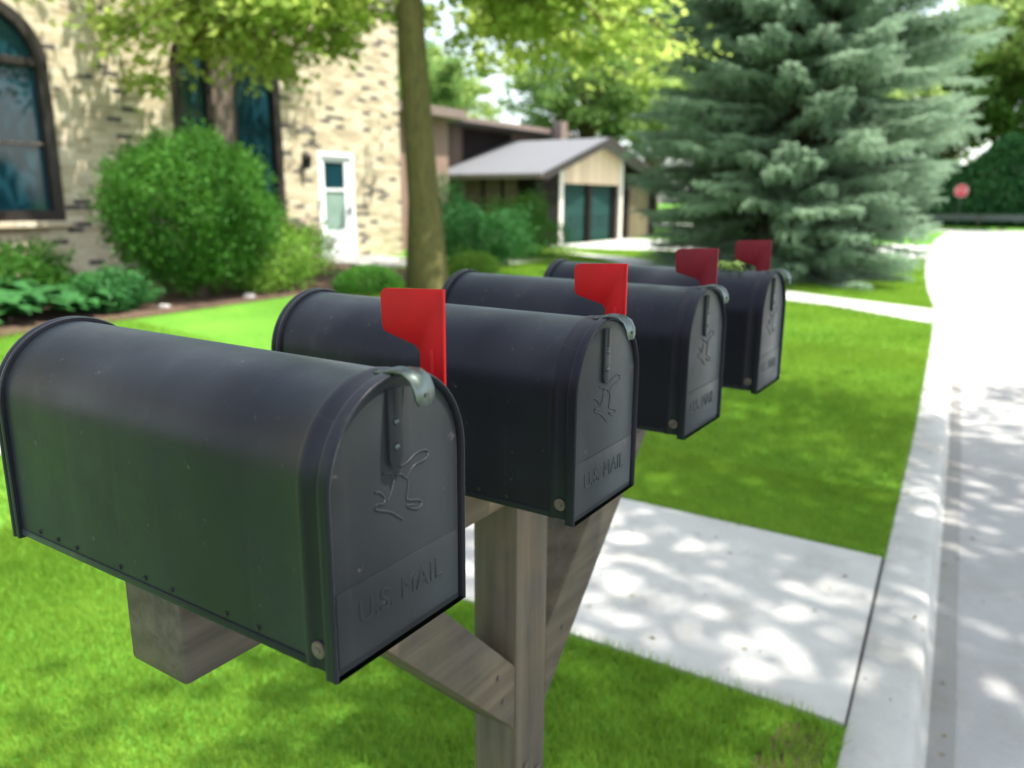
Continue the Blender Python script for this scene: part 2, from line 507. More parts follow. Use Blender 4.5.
# road: concrete sheet following the curve
yy = np.concatenate([np.linspace(-60, -2, 20), np.arange(-2, 50.01, .5)])
def strip(name, y, x0, x1, z, mat, nx=2):
    t = np.linspace(0, 1, nx)
    Xs = x0[:, None] * (1 - t) + x1[:, None] * t
    Ys = np.repeat(y[:, None], nx, 1)
    return link(name, grid_mesh(name, Xs, Ys, np.full_like(Xs, z)), mat)
road = strip('road', yy, curb(yy) + .16, curb(yy) + ROADW - .16, -.120, M_ROAD, 8)
tag(road, kind='structure')
cs = link('cross_street', grid_mesh('cross_street', *np.meshgrid([-60, 0, 60], [47.2, 51, 54.7]), np.full((3, 3), -.124)), M_ROAD)
tag(cs, kind='structure')
def kerb(name, base, sgn, y0, y1):
    """profile swept along the kerb line: flat top, rounded nose, sloped face and gutter lip"""
    prof = [(0, -.10), (0, .006), (.006, .010), (.140, .004), (.163, -.002), (.173, -.013), (.184, -.094), (.198, -.112), (.270, -.1165)]
    yk = np.unique(np.concatenate([yy[(yy >= y0) & (yy <= y1)], [y0, y1]]))
    P = np.array(prof)
    b = base(yk)
    Xs = b[:, None] + sgn * P[:, 0][None]
    Ys = np.repeat(yk[:, None], len(P), 1)
    Zs = np.repeat(P[:, 1][None], len(yk), 0)
    me = grid_mesh(name, Xs, Ys, Zs)
    me.set_sharp_from_angle(angle=R(40))
    return link(name, me, M_KERB)
k1 = kerb('kerb', curb, 1, -60, 46.5)
k2 = kerb('kerb', lambda y: curb(y) + ROADW, -1, -60, 46.5)
for k in (k1, k2): tag(k, kind='structure')
# gutter pan: a dirtier band along the foot of the kerb
gt = strip('gutter', yy[yy <= 46.5], curb(yy[yy <= 46.5]) + .205, curb(yy[yy <= 46.5]) + .275, -.1125, M_GUTTER, 2)
tag(gt, kind='structure')

# walks: slabs as thick sheets over the lawn
def slab_poly(name, pts, mat, dz=.012, nsub=24):
    """quad strip between two polylines pts[0], pts[1]"""
    A, B = [np.array(q, float) for q in pts]
    def rs(q):
        d = np.r_[0, np.cumsum(np.hypot(*np.diff(q, axis=0).T))]
        t = np.linspace(0, d[-1], nsub)
        return np.c_[np.interp(t, d, q[:, 0]), np.interp(t, d, q[:, 1])]
    A, B = rs(A), rs(B)
    t = np.linspace(0, 1, 6)[None, :, None]
    G = A[:, None] * (1 - t) + B[:, None] * t
    Zt = hgt(G[..., 0], G[..., 1]) + dz
    # skirt round the slab
    G2 = np.concatenate([G[:, :1], G, G[:, -1:]], 1)
    Z2 = np.concatenate([Zt[:, :1] - .08, Zt, Zt[:, -1:] - .08], 1)
    me = grid_mesh(name, G2[..., 0], G2[..., 1], Z2, True)
    me.set_sharp_from_angle(angle=R(30))
    return link(name, me, mat)
w1 = slab_poly('footpath', ([(-.262 - .012, 2.13), (-4.2, 2.10), (-5.2, 1.6), (-6.2, .2), (-7.5, -3)], [(-.350 - .012, 3.345), (-4.2, 3.36), (-5.6, 2.9), (-7.0, 1.2), (-8.7, -2.6)]), M_WALK)
w2 = slab_poly('footpath', ([(curb(10.8) - .012, 10.75), (-2.0, 11.45), (-4.0, 12.6), (-7.0, 14.8), (-11, 18.5), (-13.0, 22.0)],
                            [(curb(12.15) - .012, 12.15), (-2.1, 12.55), (-3.5, 13.4), (-6.3, 15.8), (-10, 19.4), (-11.8, 22.6)]), M_WALK)
w3 = slab_poly('driveway', ([(curb(23.5) - .012, 23.5), (-8, 23.3), (-14.1, 23.6)], [(curb(30) - .012, 30.5), (-8, 30.3), (-14.1, 30.2)]), M_WALK)
w4 = slab_poly('garden_path', ([(-10.3, 10.7), (-8.9, 10.6), (-8.2, 12.0), (-8.2, 15.2)], [(-10.3, 11.9), (-9.6, 11.9), (-9.3, 12.8), (-9.2, 16.0)]), M_WALK, .016)
jt = slab_poly('joint', ([(-.276, 2.125), (-.20, 2.125)], [(-.364, 3.347), (-.29, 3.347)]), M_FRAMEBROWN_J, .0035, 4)
tag(jt, kind='structure')
for w in (w1, w2, w3, w4): tag(w, kind='structure')
bed = slab_poly('planting_bed', ([(-11.40, -3), (-11.40, 4), (-11.40, 10.6)], [(-7.5, -2.5), (-7.55, 4), (-8.0, 10.1)]), M_SOIL, .02)
tag(bed, kind='structure')
soil = slab_poly('bare_soil', ([(-.45, 1.83), (-.36, 1.80), (-.292, 1.86)], [(-.42, 2.06), (-.34, 2.09), (-.30, 2.06)]), M_SOIL, .004, 6)
tag(soil, kind='structure')

# ------------------------------------------------------------------ grass blades (stuff)
def on_lawn(x, y):
    c = curb(y)
    ok = (x < c - .004)
    ok &= ~((y > 2.115) & (y < 3.36) & (x > -6.0))
    # second path band
    ya = np.interp(-x, [-.0, .95, 2.0, 4.0, 7.0, 11], [10.75, 10.75, 11.45, 12.6, 14.8, 18.5])
    yb = np.interp(-x, [-.0, 1.0, 2.1, 3.5, 6.3, 10], [12.15, 12.15, 12.55, 13.4, 15.8, 19.4])
    ok &= ~((y > ya) & (y < yb))
    ok &= ~((x < -7.7) & (y < 10.4))
    ok &= ~((x > -14) & (y > 23.4))
    return ok
def blades(n, xr, yr, hmin, hmax, w, dens_pow=1.0):
    x = rng.uniform(*xr, n); y = rng.uniform(*yr, n)
    k = on_lawn(x, y); x, y = x[k], y[k]
    z = hgt(x, y)
    n = len(x)
    a = rng.uniform(0, 2 * PI, n); lean = rng.normal(0, .45, n)
    la = rng.uniform(0, 2 * PI, n)
    h = rng.uniform(hmin, hmax, n) * (1 + .25 * np.sin(x * 2.1) * np.cos(y * 1.7))
    # ragged, longer fringe along slab and kerb edges
    edge = (np.abs(y - 2.10) < .03) | (np.abs(y - 3.37) < .03)
    h = np.where(edge, h * 1.25, h)
    dx, dy = np.cos(a) * w / 2, np.sin(a) * w / 2
    tipx, tipy = x + np.cos(la) * h * lean, y + np.sin(la) * h * lean
    v = np.empty((n, 3, 3))
    v[:, 0] = np.c_[x - dx, y - dy, z - .003]
    v[:, 1] = np.c_[x + dx, y + dy, z - .003]
    v[:, 2] = np.c_[tipx, tipy, z + h]
    return v.reshape(-1, 3)
vs = [blades(330000, (-3.6, 0), (.3, 4.2), .018, .040, .0042),
      blades(200000, (-5.5, 0), (4.0, 8.5), .02, .042, .0075),
      blades(60000, (-8.2, -3.0), (.0, 4.5), .02, .045, .009),
      blades(160000, (-9.5, 0), (7.5, 15.5), .025, .05, .014),
      blades(60000, (-16, -1), (15, 23.4), .03, .06, .03)]
gr = link('grass', np_mesh('grass', np.concatenate(vs), 3), M_GRASSBLADE)
tag(gr, 'short bright green mown grass covering the verge and the front lawns', 'grass', kind='stuff')

# clippings and small fallen leaves on the paving and in the gutter
n = 230
lx = rng.uniform(-4.0, -.1, n); ly = rng.uniform(2.13, 3.33, n)
k = rng.random(n) < .35
ly = np.where(k, rng.uniform(1.2, 14, n), ly); lx = np.where(k, curb(ly) + .02 + rng.uniform(0, .13, n), lx)
lz = np.where(k, .013, hgt(lx, ly) + .016)
k2 = rng.random(n) < .3
ly = np.where(k2, rng.uniform(1.5, 14, n), ly); lx = np.where(k2, curb(ly) + .21 + np.abs(rng.normal(0, .12, n)), lx); lz = np.where(k2, -.108, lz)
a = rng.uniform(0, PI, n); sz = rng.uniform(.004, .014, n)
d = np.c_[np.cos(a), np.sin(a), rng.normal(0, .15, n)]; e = np.c_[-np.sin(a), np.cos(a), rng.normal(0, .25, n)]
c0 = np.c_[lx, ly, lz]
v = np.stack([c0 - d * sz[:, None], c0 + e * sz[:, None] * .4 + [0, 0, .003], c0 + d * sz[:, None], c0 - e * sz[:, None] * .4], 1)
lt = link('leaf_litter', np_mesh('leaf_litter', v.reshape(-1, 3), 4), simple('dry_leaf', (.16, .13, .045), .8, var=.6, scale=9, bstr=0))
tag(lt, 'grass clippings and tiny fallen leaves scattered over the walk, kerb and gutter', 'leaf litter', kind='stuff')

# ------------------------------------------------------------------ mailboxes
W, HH, L = .158, .2195, .48
def arch(x, o=0.0, n=28, zb=0.0, bot=None):
    """closed arch outline at x, grown outward by o; y centred on 0"""
    w = W / 2 + o
    zs = HH - W / 2
    b = -o if bot is None else bot
    pts = [(x, -w, b), (x, -w, (b + zs) * .35), (x, -w, (b + zs) * .7)]
    for i in range(n + 1):
        a = PI - PI * i / n
        pts.append((x, w * math.cos(a), zs + w * math.sin(a)))
    pts += [(x, w, (b + zs) * .7), (x, w, (b + zs) * .35), (x, w, b)]
    return pts

def make_mailbox():
    root = empty('mailbox')
    # body: sheet with a bead near the mouth, x=0 is the door face, x=-L the back
    xs_ = [(-L + .004, 0), (-L + .1, 0), (-L + .24, 0), (-L + .38, 0), (-.036, 0), (-.033, .0012), (-.029, .0018), (-.025, .0012), (-.022, 0), (-.0115, 0), (-.0115, -.002)]
    m = MB(); m.loft([arch(x, o, bot=0.0) for x, o in xs_], True, True, True)
    body = m.build('body', M_BODY, root, angle=30)
    # folded hem along the foot of each side
    m = MB()
    for s in (-1, 1):
        m.box(-L + .012, -.024, min(s * W / 2, s * (W / 2 + .0012)), max(s * W / 2, s * (W / 2 + .0012)), .0, .007, .0004)
    m.build('hem', M_BODY, body)
    for s in (-1, 1):
        for xx in (-.43, -.395, -.36, -.285, -.245, -.205, -.13, -.09):
            m = MB(); m.cyl((xx, s * (W / 2 + .0008), .0125), 'y', .0022, .0016, 10); m.build('rivet', M_DARKHOLE, body)
    # back panel with double lip
    m = MB()
    prof = [(-L + .013, .0006), (-L + .013, .0042), (-L + .010, .0052), (-L + .007, .0042), (-L + .006, .0030), (-L + .004, .0044), (-L + .001, .0052), (-L - .002, .0042), (-L - .002, -.002), (-L + .001, -.004)]
    m.loft([arch(x, o, bot=-.003) for x, o in prof], True, False, True)
    m.build('back_panel', M_TRIM, root, angle=50)
    # door: pressed plate inside a rolled rim
    m = MB()
    m.loft([arch(x, o, bot=-.004) for x, o in [(-.0108, -.0012), (-.0055, -.0012), (-.0048, -.0022), (-.0045, -.0035)]], True, True, True)
    # lower stiffening panel: a shallow step across the door
    m.prism([(-W / 2 + .0045, .002), (W / 2 - .0045, .002), (W / 2 - .0045, .064), (-W / 2 + .0045, .064)], 'x', -.006, -.0033, .0006)
    door = m.build('door', M_DOOR, root, angle=40)
    m = MB()
    prof = [(-.0110, -.0010), (-.0110, .0024), (-.0098, .0031), (-.0060, .0027), (-.0045, .0027), (-.0010, .0031), (.0004, .0026), (.0009, .0014), (.0003, .0002), (-.0020, -.0006), (-.0052, -.0010)]
    m.loft([arch(x, o, bot=-.0045) for x, o in prof], True, False, False)
    m.build('rim', M_BODY, door, angle=50)
    # lettering, embossed
    cu = bpy.data.curves.new('lettering', 'FONT')
    cu.body = 'U.S. MAIL'; cu.size = .0270; cu.extrude = .0004; cu.bevel_depth = .00035; cu.bevel_resolution = 1
    cu.align_x = 'CENTER'; cu.offset = -.00035; cu.space_character = 1.04
    tmp = bpy.data.objects.new('tmp', cu); C.objects.link(tmp)
    dg = bpy.context.evaluated_depsgraph_get()
    me = bpy.data.meshes.new_from_object(tmp.evaluated_get(dg))
    bpy.data.objects.remove(tmp); bpy.data.curves.remove(cu)
    for v in me.vertices:
        x, y, z = v.co
        v.co = (-.0033 + z, x * .92, .030 + y)
    me.materials.clear()
    link('lettering', me, M_DOOR, door)
    # emblem: rider on a galloping horse, raised outline
    lines = [[(.0018, .1438), (.0097, .1439), (.0169, .148), (.0261, .1504), (.0353, .1491), (.0371, .1443), (.0332, .1404), (.0221, .141), (.0148, .1376), (.0083, .1315)],
             [(-.0185, .1431), (-.0143, .1431), (-.0053, .138), (-.0081, .1311), (-.0109, .1248), (-.0145, .12)],
             [(-.0288, .1311), (-.0231, .1299), (-.0169, .1231), (-.0179, .1175), (-.0252, .1211), (-.031, .1183), (-.0239, .1142), (-.0124, .1103), (-.0058, .1049), (.0027, .0983)],
             [(.0077, .1139), (.0139, .1107), (.0248, .1084), (.0284, .1027), (.0227, .1002), (.0136, .1039), (.0049, .1093), (.0173, .1058)],
             [(.0109, .1301), (.0098, .1219), (.0077, .1139)],
             [(-.0045, .1378), (.0024, .1376), (.0066, .1327)]]
    m = MB()
    for ln in lines:
        q = []
        for a, b in zip(ln[:-1], ln[1:]):
            q += [a, ((a[0] + b[0]) / 2, (a[1] + b[1]) / 2)]
        q.append(ln[-1])
        # smooth the traced line
        q = [q[0]] + [((q[i - 1][0] + 2 * q[i][0] + q[i + 1][0]) / 4, (q[i - 1][1] + 2 * q[i][1] + q[i + 1][1]) / 4) for i in range(1, len(q) - 1)] + [q[-1]]
        m.tube([(-.0046, y, z) for y, z in q], .00105, 8)
    m.build('emblem', M_DOOR, door, angle=80)
    # catch strap: rounded strip with slot and two rivets
    m = MB()
    sy_ = -.0055
    pts = [(sy_ - .0078, .210), (sy_ - .0078, .153)] + [(sy_ - .0078 * math.cos(a), .153 - .0078 * math.sin(a)) for a in np.linspace(.3, PI - .3, 8)] + [(sy_ + .0078, .153), (sy_ + .0078, .210)]
    m.prism(pts, 'x', -.0055, -.0008, .0007)
    strap = m.build('catch_strap', M_DOOR, root)
    MB().box(-.0014, -.0002, sy_ - .0022, sy_ + .0020, .188, .2095, .0003).build('slot', M_DARKHOLE, strap)
    for z in (.183, .1625):
        m = MB(); m.dome((-.0008, sy_, z), .0030, .8, 1, 1); m.build('rivet', M_STEEL, strap, angle=80)
    # spring latch from the roof over the door
    m = MB()
    path = [(-.021, .2200), (-.012, .2210), (.000, .2240), (.011, .2240), (.0195, .2190), (.0235, .2110), (.0245, .2040), (.0242, .1990)]
    wd = [.008, .010, .0115, .0120, .0120, .0118, .0110, .0075]
    t = .0012
    rings = []
    for (x, z), w in zip(path, wd):
        rings.append([(x, -w, z - t), (x, -w * .35, z - t + .0000), (x, 0, z - t + .001), (x, w * .35, z - t), (x, w, z - t), (x, w, z + t * .2), (x, w * .35, z + t * .3), (x, 0, z + t + .0014), (x, -w * .35, z + t * .3), (x, -w, z + t * .2)])
    # offset normal for the downturned lip
    for i in (5, 6, 7):
        x, z = path[i]; w = wd[i]
        rings[i] = [(x - t, -w, z), (x - t, -w * .35, z), (x - t + .001, 0, z), (x - t, w * .35, z), (x - t, w, z), (x + t * .2, w, z), (x + t * .3, w * .35, z), (x + t + .0014, 0, z), (x + t * .3, -w * .35, z), (x + t * .2, -w, z)]
    m.loft(rings, True, True, True)
    latch = m.build('latch', M_STEEL, root, angle=50)
    m = MB(); m.cyl((.0256, 0, .207), 'x', .0022, .0012, 12); m.build('latch_hole', M_DARKHOLE, latch)
    # pivot rivets at the foot of the mouth
    for s in (-1, 1):
        m = MB(); m.cyl((-.0185, s * (W / 2 + .0014), .0175), 'y', .0072, .0022, 20, bevel=.0006)
        m.cyl((-.0185, s * (W / 2 + .0030), .0175), 'y', .0030, .0018, 14, bevel=.0005)
        m.build('pivot_rivet', M_RIVET, root)
    # flag: raised on the far side
    yf = W / 2 + .0045
    pts = [(-.0215, .085), (-.0215, .2765), (-.0880, .2735)]
    pts += [(-.0935 + .0005, .2715), (-.0955, .268), (-.0945, .240), (-.0925, .2345), (-.0885, .2330), (-.0560, .2245), (-.0515, .2215), (-.0500, .2170), (-.0500, .085), (-.0445, .0790), (-.0270, .0790)]
    m = MB(); m.prism(pts, 'y', yf, yf + .0016, .0005)
    # stiffening fold down the front edge
    m.box(-.0235, -.0213, yf - .0022, yf + .0012, .088, .2755, .0006)
    m.box(-.0385, -.0335, yf - .0007, yf + .0012, .110, .222, .0005)
    flag = m.build('flag', M_RED, root)
    m = MB(); m.cyl((-.0357, yf + .0006, .094), 'y', .0055, .012, 16, bevel=.001); m.build('pivot_bolt', M_RIVET, flag)
    return root

boxes = [(-.3972, .3721, 0.0), (-.3923, .7301, 0.0), (-.4112, 1.1150, 0.0), (-.4062, 1.4725, 0.0)]
box_labels = ['nearest and largest mailbox, over the beam end, dark door with the clearest raised emblem',
              'second mailbox from the near end, standing right above the wooden post, bright red flag',
              'third mailbox from the near end, between the post and the last box, dull crimson flag',
              'last and smallest mailbox at the far end, crimson flag before the spruce']
BZ = 1.080
proto = make_mailbox()
for i, (xf, y, rz) in enumerate(boxes):
    o = proto if i == 0 else copy_tree(proto)
    o.location = (xf, y + W / 2, BZ)
    o.rotation_euler = (0, 0, (0, .006, -.008, .005)[i])
    tag(o, box_labels[i], 'mailbox', 'black mailboxes in a row on one beam')
    if i >= 2:
        for ch in [c for c in C.objects if c.parent == o and c.name.startswith('flag')]:
            ch.material_slots[0].link = 'OBJECT'
            ch.material_slots[0].material = M_CRIMSON
            ch['label'] = 'dull crimson flag'
            if i == 3: ch.location.x = -.016

# ------------------------------------------------------------------ post, beam, braces
pr = empty('mailbox_post', (-.653, 1.0, 0))
def loc(m): return m
X0, X1 = -.044, .044
BT = BZ - .0045
m = MB(); m.box(X0 + .004, X1, -.049, .045, -.30, BT - .0895, .004); m.build('post', M_WOODZ, pr, angle=30)
m = MB(); m.box(X0, X1, -.619, .66, BT - .089, BT, .005); m.build('beam', M_WOODY, pr, angle=30)
def brace(sgn, ys, zlow, ext, xa, xb):
    """45 degree knee from the post face up to the underside of the beam"""
    top = BT - .0895
    lo, hi = zlow, zlow + ext
    pts = [(ys, lo), (ys, hi), (ys + sgn * (top - hi), top), (ys + sgn * (top - lo), top)]
    m = MB(); m.prism(pts, 'x', xa, xb, .003)
    return m.build('brace', M_WOODY, pr, angle=30)
brace(-1, -.0495, CAMZ - .844, .116, X1 - .089, X1 - .001)
brace(1, .0455, CAMZ - .845, .135, X1 - .088, X1 - .001)
for (y_, z_) in ((-.020, CAMZ - .93), (.018, CAMZ - .96)):
    m = MB(); m.cyl((X1 + .002, y_, z_), 'x', .0065, .004, 14, bevel=.001); m.build('nail_head', M_RIVET, pr)
for (y_, z_) in ((-.10, CAMZ - .72), (-.085, CAMZ - .77), (.10, CAMZ - .73)):
    m = MB(); m.cyl((X1 + .0005, y_, z_), 'x', .0045, .003, 12, bevel=.0008); m.build('nail_head', M_RIVET, pr)
tag(pr, 'weathered timber post with a long beam and two diagonal braces carrying the mailboxes', 'mailbox post')

# ------------------------------------------------------------------ foliage helpers
def leaf_quads(c, size, flat=.0, aspect=.55, droop=0.0):
    """c (n,3) centres -> folded-diamond leaves as quads, random orientation; flat pulls normals up"""
    n = len(c)
    d = rng.normal(size=(n, 3)); d[:, 2] = d[:, 2] * (1 - flat) - droop; d /= np.linalg.norm(d, axis=1)[:, None]
    u = rng.normal(size=(n, 3)); u[:, 2] *= (1 - flat)
    u -= (u * d).sum(1)[:, None] * d; u /= np.linalg.norm(u, axis=1)[:, None]
    s = (size * rng.uniform(.6, 1.25, n))[:, None]
    nrm = np.cross(d, u)
    v = np.empty((n, 4, 3))
    v[:, 0] = c - d * s * .5
    v[:, 1] = c + u * s * aspect * .5 + nrm * s * .08
    v[:, 2] = c + d * s * .5
    v[:, 3] = c - u * s * aspect * .5 + nrm * s * .08
    return v.reshape(-1, 3)

def limb_path(a, b, sag, n=6):
    a, b = np.array(a, float), np.array(b, float)
    t = np.linspace(0, 1, n)[:, None]
    p = a * (1 - t) + b * t
    p[:, 2] += (sag * np.sin(PI * t[:, 0]))
    p[1:-1] += rng.normal(0, .02 * np.linalg.norm(b - a), (n - 2, 3))
    return p

def decid_tree(name, base, hgt_, trunk_r, tips, leaf_n, leaf_size, mat, bark, spread=.55, start=(.3, .8), lean=(0, 0), flat=.3, twigs=0, aspect=.55, taper=.82):
    """tips: (n,3) limb ends in local coordinates. Crown = leaves clumped along the outer part of the limbs."""
    root = empty(name, base)
    m = MB()
    zt = np.linspace(0, 1, 9)
    axis = np.c_[lean[0] * zt ** 1.3, lean[1] * zt ** 1.3, zt * hgt_]
    axis[2:, :2] += rng.normal(0, trunk_r * .07, (7, 2))
    rad = trunk_r * (1 - taper * zt) * (1 + .35 * np.exp(-zt * 40)); rad[0] = trunk_r * 1.35
    m.tube([(0, 0, -.25)] + [tuple(a) for a in axis], [trunk_r * 1.4] + list(rad), 14)
    cs_ = []
    for tip in tips:
        f = rng.uniform(*start)
        zz = min(f * hgt_, max(tip[2] * 1.05, start[0] * hgt_))
        i = zz / hgt_ * 8; j = int(min(i, 7)); a = axis[j] + (axis[j + 1] - axis[j]) * (i - j)
        dist = np.linalg.norm(tip - a)
        p = limb_path(a, tip, .08 * dist)
        r0 = max(.012, min(trunk_r * .30, .016 * dist + .01))
        m.tube([tuple(q) for q in p], list(np.linspace(r0, .006, len(p))), 5, False)
        for k in range(twigs):
            t = rng.uniform(.35, 1); idx = t * (len(p) - 1); jj = int(min(idx, len(p) - 2)); s = p[jj] + (p[jj + 1] - p[jj]) * (idx - jj)
            e = s + rng.normal(0, 1, 3) * np.array([1, 1, .7]) * spread * .8
            m.tube([tuple(s), tuple((s + e) / 2 + np.array([0, 0, .04])), tuple(e)], [.012, .008, .004], 4, False)
            cs_.append(e + rng.normal(0, spread * .30, (leaf_n // (twigs + 1), 3)) * np.array([1, 1, .6]))
        t = rng.uniform(.45, 1.02, leaf_n // (twigs + 1)) ** .7
        idx = np.clip(t * (len(p) - 1), 0, len(p) - 1.001); jj = idx.astype(int)
        s = p[jj] + (p[jj + 1] - p[jj]) * (idx - jj)[:, None]
        cs_.append(s + rng.normal(0, spread * .42, s.shape) * np.array([1, 1, .65]))
    m.build('trunk', bark, root, angle=60)
    link('crown', np_mesh('crown', leaf_quads(np.concatenate(cs_), leaf_size, flat, aspect), 4), mat, root)
    return root

def dome_tips(n, c, r, zmin=-.35, jitter=.25, inner=.45):
    d = rng.normal(size=(n * 3, 3)); d /= np.linalg.norm(d, axis=1)[:, None]
    d = d[d[:, 2] > zmin][:n]
    rr = rng.uniform(inner, 1.05, len(d)) ** .6
    return np.array(c) + d * rr[:, None] * np.array(r)

# lawn tree whose mossy trunk stands behind the second box
TA = (-7.15, 8.75)
tips = dome_tips(28, (-.1, 0, 6.9), (5.3, 5.3, 3.9), -.45)
# long low limbs hanging on the house side
low = []
for k in range(62):
    a = rng.uniform(R(165), R(256)); r_ = rng.uniform(1.6, 6.2)
    low.append((r_ * math.cos(a), r_ * math.sin(a), rng.uniform(2.65, 4.2) + .12 * abs(r_ - 3)))
for k in range(16):
    a = rng.uniform(R(196), R(226)); r_ = rng.uniform(3.2, 4.8)
    low.append((r_ * math.cos(a), r_ * math.sin(a), rng.uniform(2.7, 3.7)))
for k in range(34):
    a = rng.uniform(R(20), R(110)); r_ = rng.uniform(1.4, 4.2)
    low.append((r_ * math.cos(a), r_ * math.sin(a), rng.uniform(2.9, 4.4)))
# keep limbs out of the line from the street to the trunk below head height of the crown
low = np.array(low)
low = low[-(TA[0] + low[:, 0]) / (TA[1] + low[:, 1]) < 1.74]      # this side of the crown is pruned clear of the arched window
tips = tips[(tips[:, 2] > 2.9) & ((tips[:, 2] > 5.2) | (-(TA[0] + tips[:, 0]) / (TA[1] + tips[:, 1]) < 1.74))]
t1 = decid_tree('lawn_tree', (TA[0], TA[1], H(*TA)), 10.0, .235, np.concatenate([tips, low]), 220, .16, M_MAPLE, M_BARK, .50, (.46, .85), (-.42, -.28), .35, 2, .6, .66)
tag(t1, 'deciduous tree with a mossy straight trunk on the lawn before the brick house', 'tree')

# ------------------------------------------------------------------ blue spruce
def spruce(base, height, rmax):
    root = empty('blue_spruce', base)
    m = MB()
    m.tube([(0, 0, -.2), (0, 0, .4), (.03, 0, height * .5), (0, 0, height)], [.34, .28, .15, .02], 12)
    m_br = m
    tw = []     # twig segments: start, dir, length
    z = .25
    while z < height - .25:
        f = z / height
        prof = (rmax * (1 - f) ** .56) * (1.0 if z > 2.6 else .80 + .2 * z / 2.6)
        nb = int(12 * (1 - f) + 6)
        for k in range(nb):
            az = rng.uniform(0, 2 * PI)
            ln = prof * rng.uniform(.76, 1.02) * (1 - .24 * max(0, math.cos(az - .58)) ** 1.5 * (1 - min(1, max(0, (z - 1.8) / 1.6))))
            droop = -.42 + .40 * f + rng.normal(0, .10)
            p0 = np.array([0, 0, z + rng.uniform(-.15, .15)])
            dirh = np.array([math.cos(az), math.sin(az), 0])
            side = np.array([-math.sin(az), math.cos(az), 0])
            nseg = 6
            pts = []
            for i in range(nseg + 1):
                t = i / nseg
                pts.append(p0 + dirh * ln * t + np.array([0, 0, ln * (droop * t + .24 * t * t)]))
            m_br.tube([tuple(q) for q in pts], list(np.linspace(.045 * (1 - f) + .015, .006, nseg + 1)), 4, False)
            pts = np.array(pts)
            step = .085 if z < 6.8 else .15
            nt_ = max(4, int(ln * .85 / step))
            for t in np.linspace(.22, 1.0, nt_):
                idx = min(t * nseg, nseg - .001); j = int(idx)
                s = pts[j] + (pts[j + 1] - pts[j]) * (idx - j)
                tl = (.15 + .62 * ln / 3.5 * (1 - t) ** .7) * rng.uniform(.75, 1.2)
                for sg in (-1, 1):
                    d = dirh * .75 + side * sg * .8 + np.array([0, 0, -.22 + rng.normal(0, .12)])
                    d /= np.linalg.norm(d)
                    tw.append((s, d, tl))
                    # side shoots make the flat pad
                    for q in np.arange(.12, tl, .13):
                        d2 = dirh * .95 + side * sg * .15 * rng.normal() + np.array([0, 0, -.10 + rng.normal(0, .15)])
                        d2 /= np.linalg.norm(d2)
                        tw.append((s + d * q, d2, .13 * rng.uniform(.8, 1.3)))
                        if rng.random() < .45:
                            d3 = np.array([rng.normal(0, .35), rng.normal(0, .35), -1.0]) + dirh * .35
                            tw.append((s + d * q, d3 / np.linalg.norm(d3), .14 * rng.uniform(.7, 1.4)))
        z += .19 if z < 6.8 else .38
    m_br.build('trunk', M_SPBARK, root, angle=60)
    S0 = np.array([t[0] for t in tw]); D = np.array([t[1] for t in tw]); Ln = np.array([t[2] for t in tw])
    # needles: along each shoot, bristling all round
    out = []
    per = 13
    n = len(S0)
    t = np.tile(np.linspace(.0, 1, per), (n, 1)) + rng.uniform(-.03, .03, (n, per))
    base_ = S0[:, None] + D[:, None] * (t * Ln[:, None])[..., None]
    rv = rng.normal(size=(n, per, 3)); rv[..., 2] += .35
    rv -= (rv * D[:, None]).sum(-1)[..., None] * D[:, None]; rv /= np.linalg.norm(rv, axis=-1)[..., None]
    nd = rv * .8 + D[:, None] * .75
    nd /= np.linalg.norm(nd, axis=-1)[..., None]
    wv = np.cross(nd, rng.normal(size=nd.shape)); wv /= np.linalg.norm(wv, axis=-1)[..., None]
    ln = rng.uniform(.040, .065, (n, per, 1))
    v = np.empty((n, per, 3, 3))
    v[:, :, 0] = base_ - wv * .0100; v[:, :, 1] = base_ + wv * .0100; v[:, :, 2] = base_ + nd * ln
    print('spruce needles', n * per)
    link('crown', np_mesh('crown', v.reshape(-1, 3), 3), M_SPRUCE, root)
    return root
sp = spruce((-4.05, 16.3, H(-4.05, 16.3)), 16.5, 3.60)
tag(sp, 'broad blue spruce with pale layered boughs reaching down to the grass', 'tree')

# ------------------------------------------------------------------ trees beyond and across the street
def far_tree(base, h, r, mat, seed_tips=70, leaf=.26, n=230, low=.25):
    tips = dome_tips(seed_tips, (0, 0, h * .60), (r, r, h * .42), -.75 if low < .2 else -.5)
    return decid_tree('deciduous_tree', (base[0], base[1], H(base[0], base[1])), h * .82, .02 * h + .05, tips, n, leaf, mat, M_BARK, r * .16, (.2, .85), (0, 0), .2, 1, .7)
GF = 'trees behind the houses'
ftA = far_tree((-20.5, 38), 11, 5.0, M_FARLEAF); tag(ftA, 'mid green tree rising behind the gabled garage roof ridge', 'tree', GF)
ftB = far_tree((-12.8, 38), 9.5, 4.4, M_LIGHTLEAF, low=.1); tag(ftB, 'yellow green tree standing right of the garage, beside the spruce', 'tree', GF)
def put(src, x, y, s, rz, label, zs=1.0):
    o = copy_tree(src); o.location = (x, y, H(x, y)); o.scale = (s, s, s * zs); o.rotation_euler = (0, 0, rz)
    tag(o, label, 'tree', GF); return o
put(ftA, -30, 33, 1.05, 1.0, 'green tree far behind the flat roofed wing, left of the garage ridge')
put(ftA, -17, 47, 1.3, 2.2, 'tall green tree furthest behind the garage gable')
put(ftB, -36, 44, 1.2, .7, 'pale tree in the gap between brick house and garage, furthest back')
put(ftB, -9.5, 46, 1.15, 2.4, 'pale yellow green tree seen through the left boughs of the spruce')
put(ftB, 1.4, 63, 2.1, 1.3, 'pale sunlit tree at the right edge beyond the end of the street')
put(ftB, -2.6, 66, 1.7, 3.4, 'sunlit tree rising behind the stop sign and the rail')
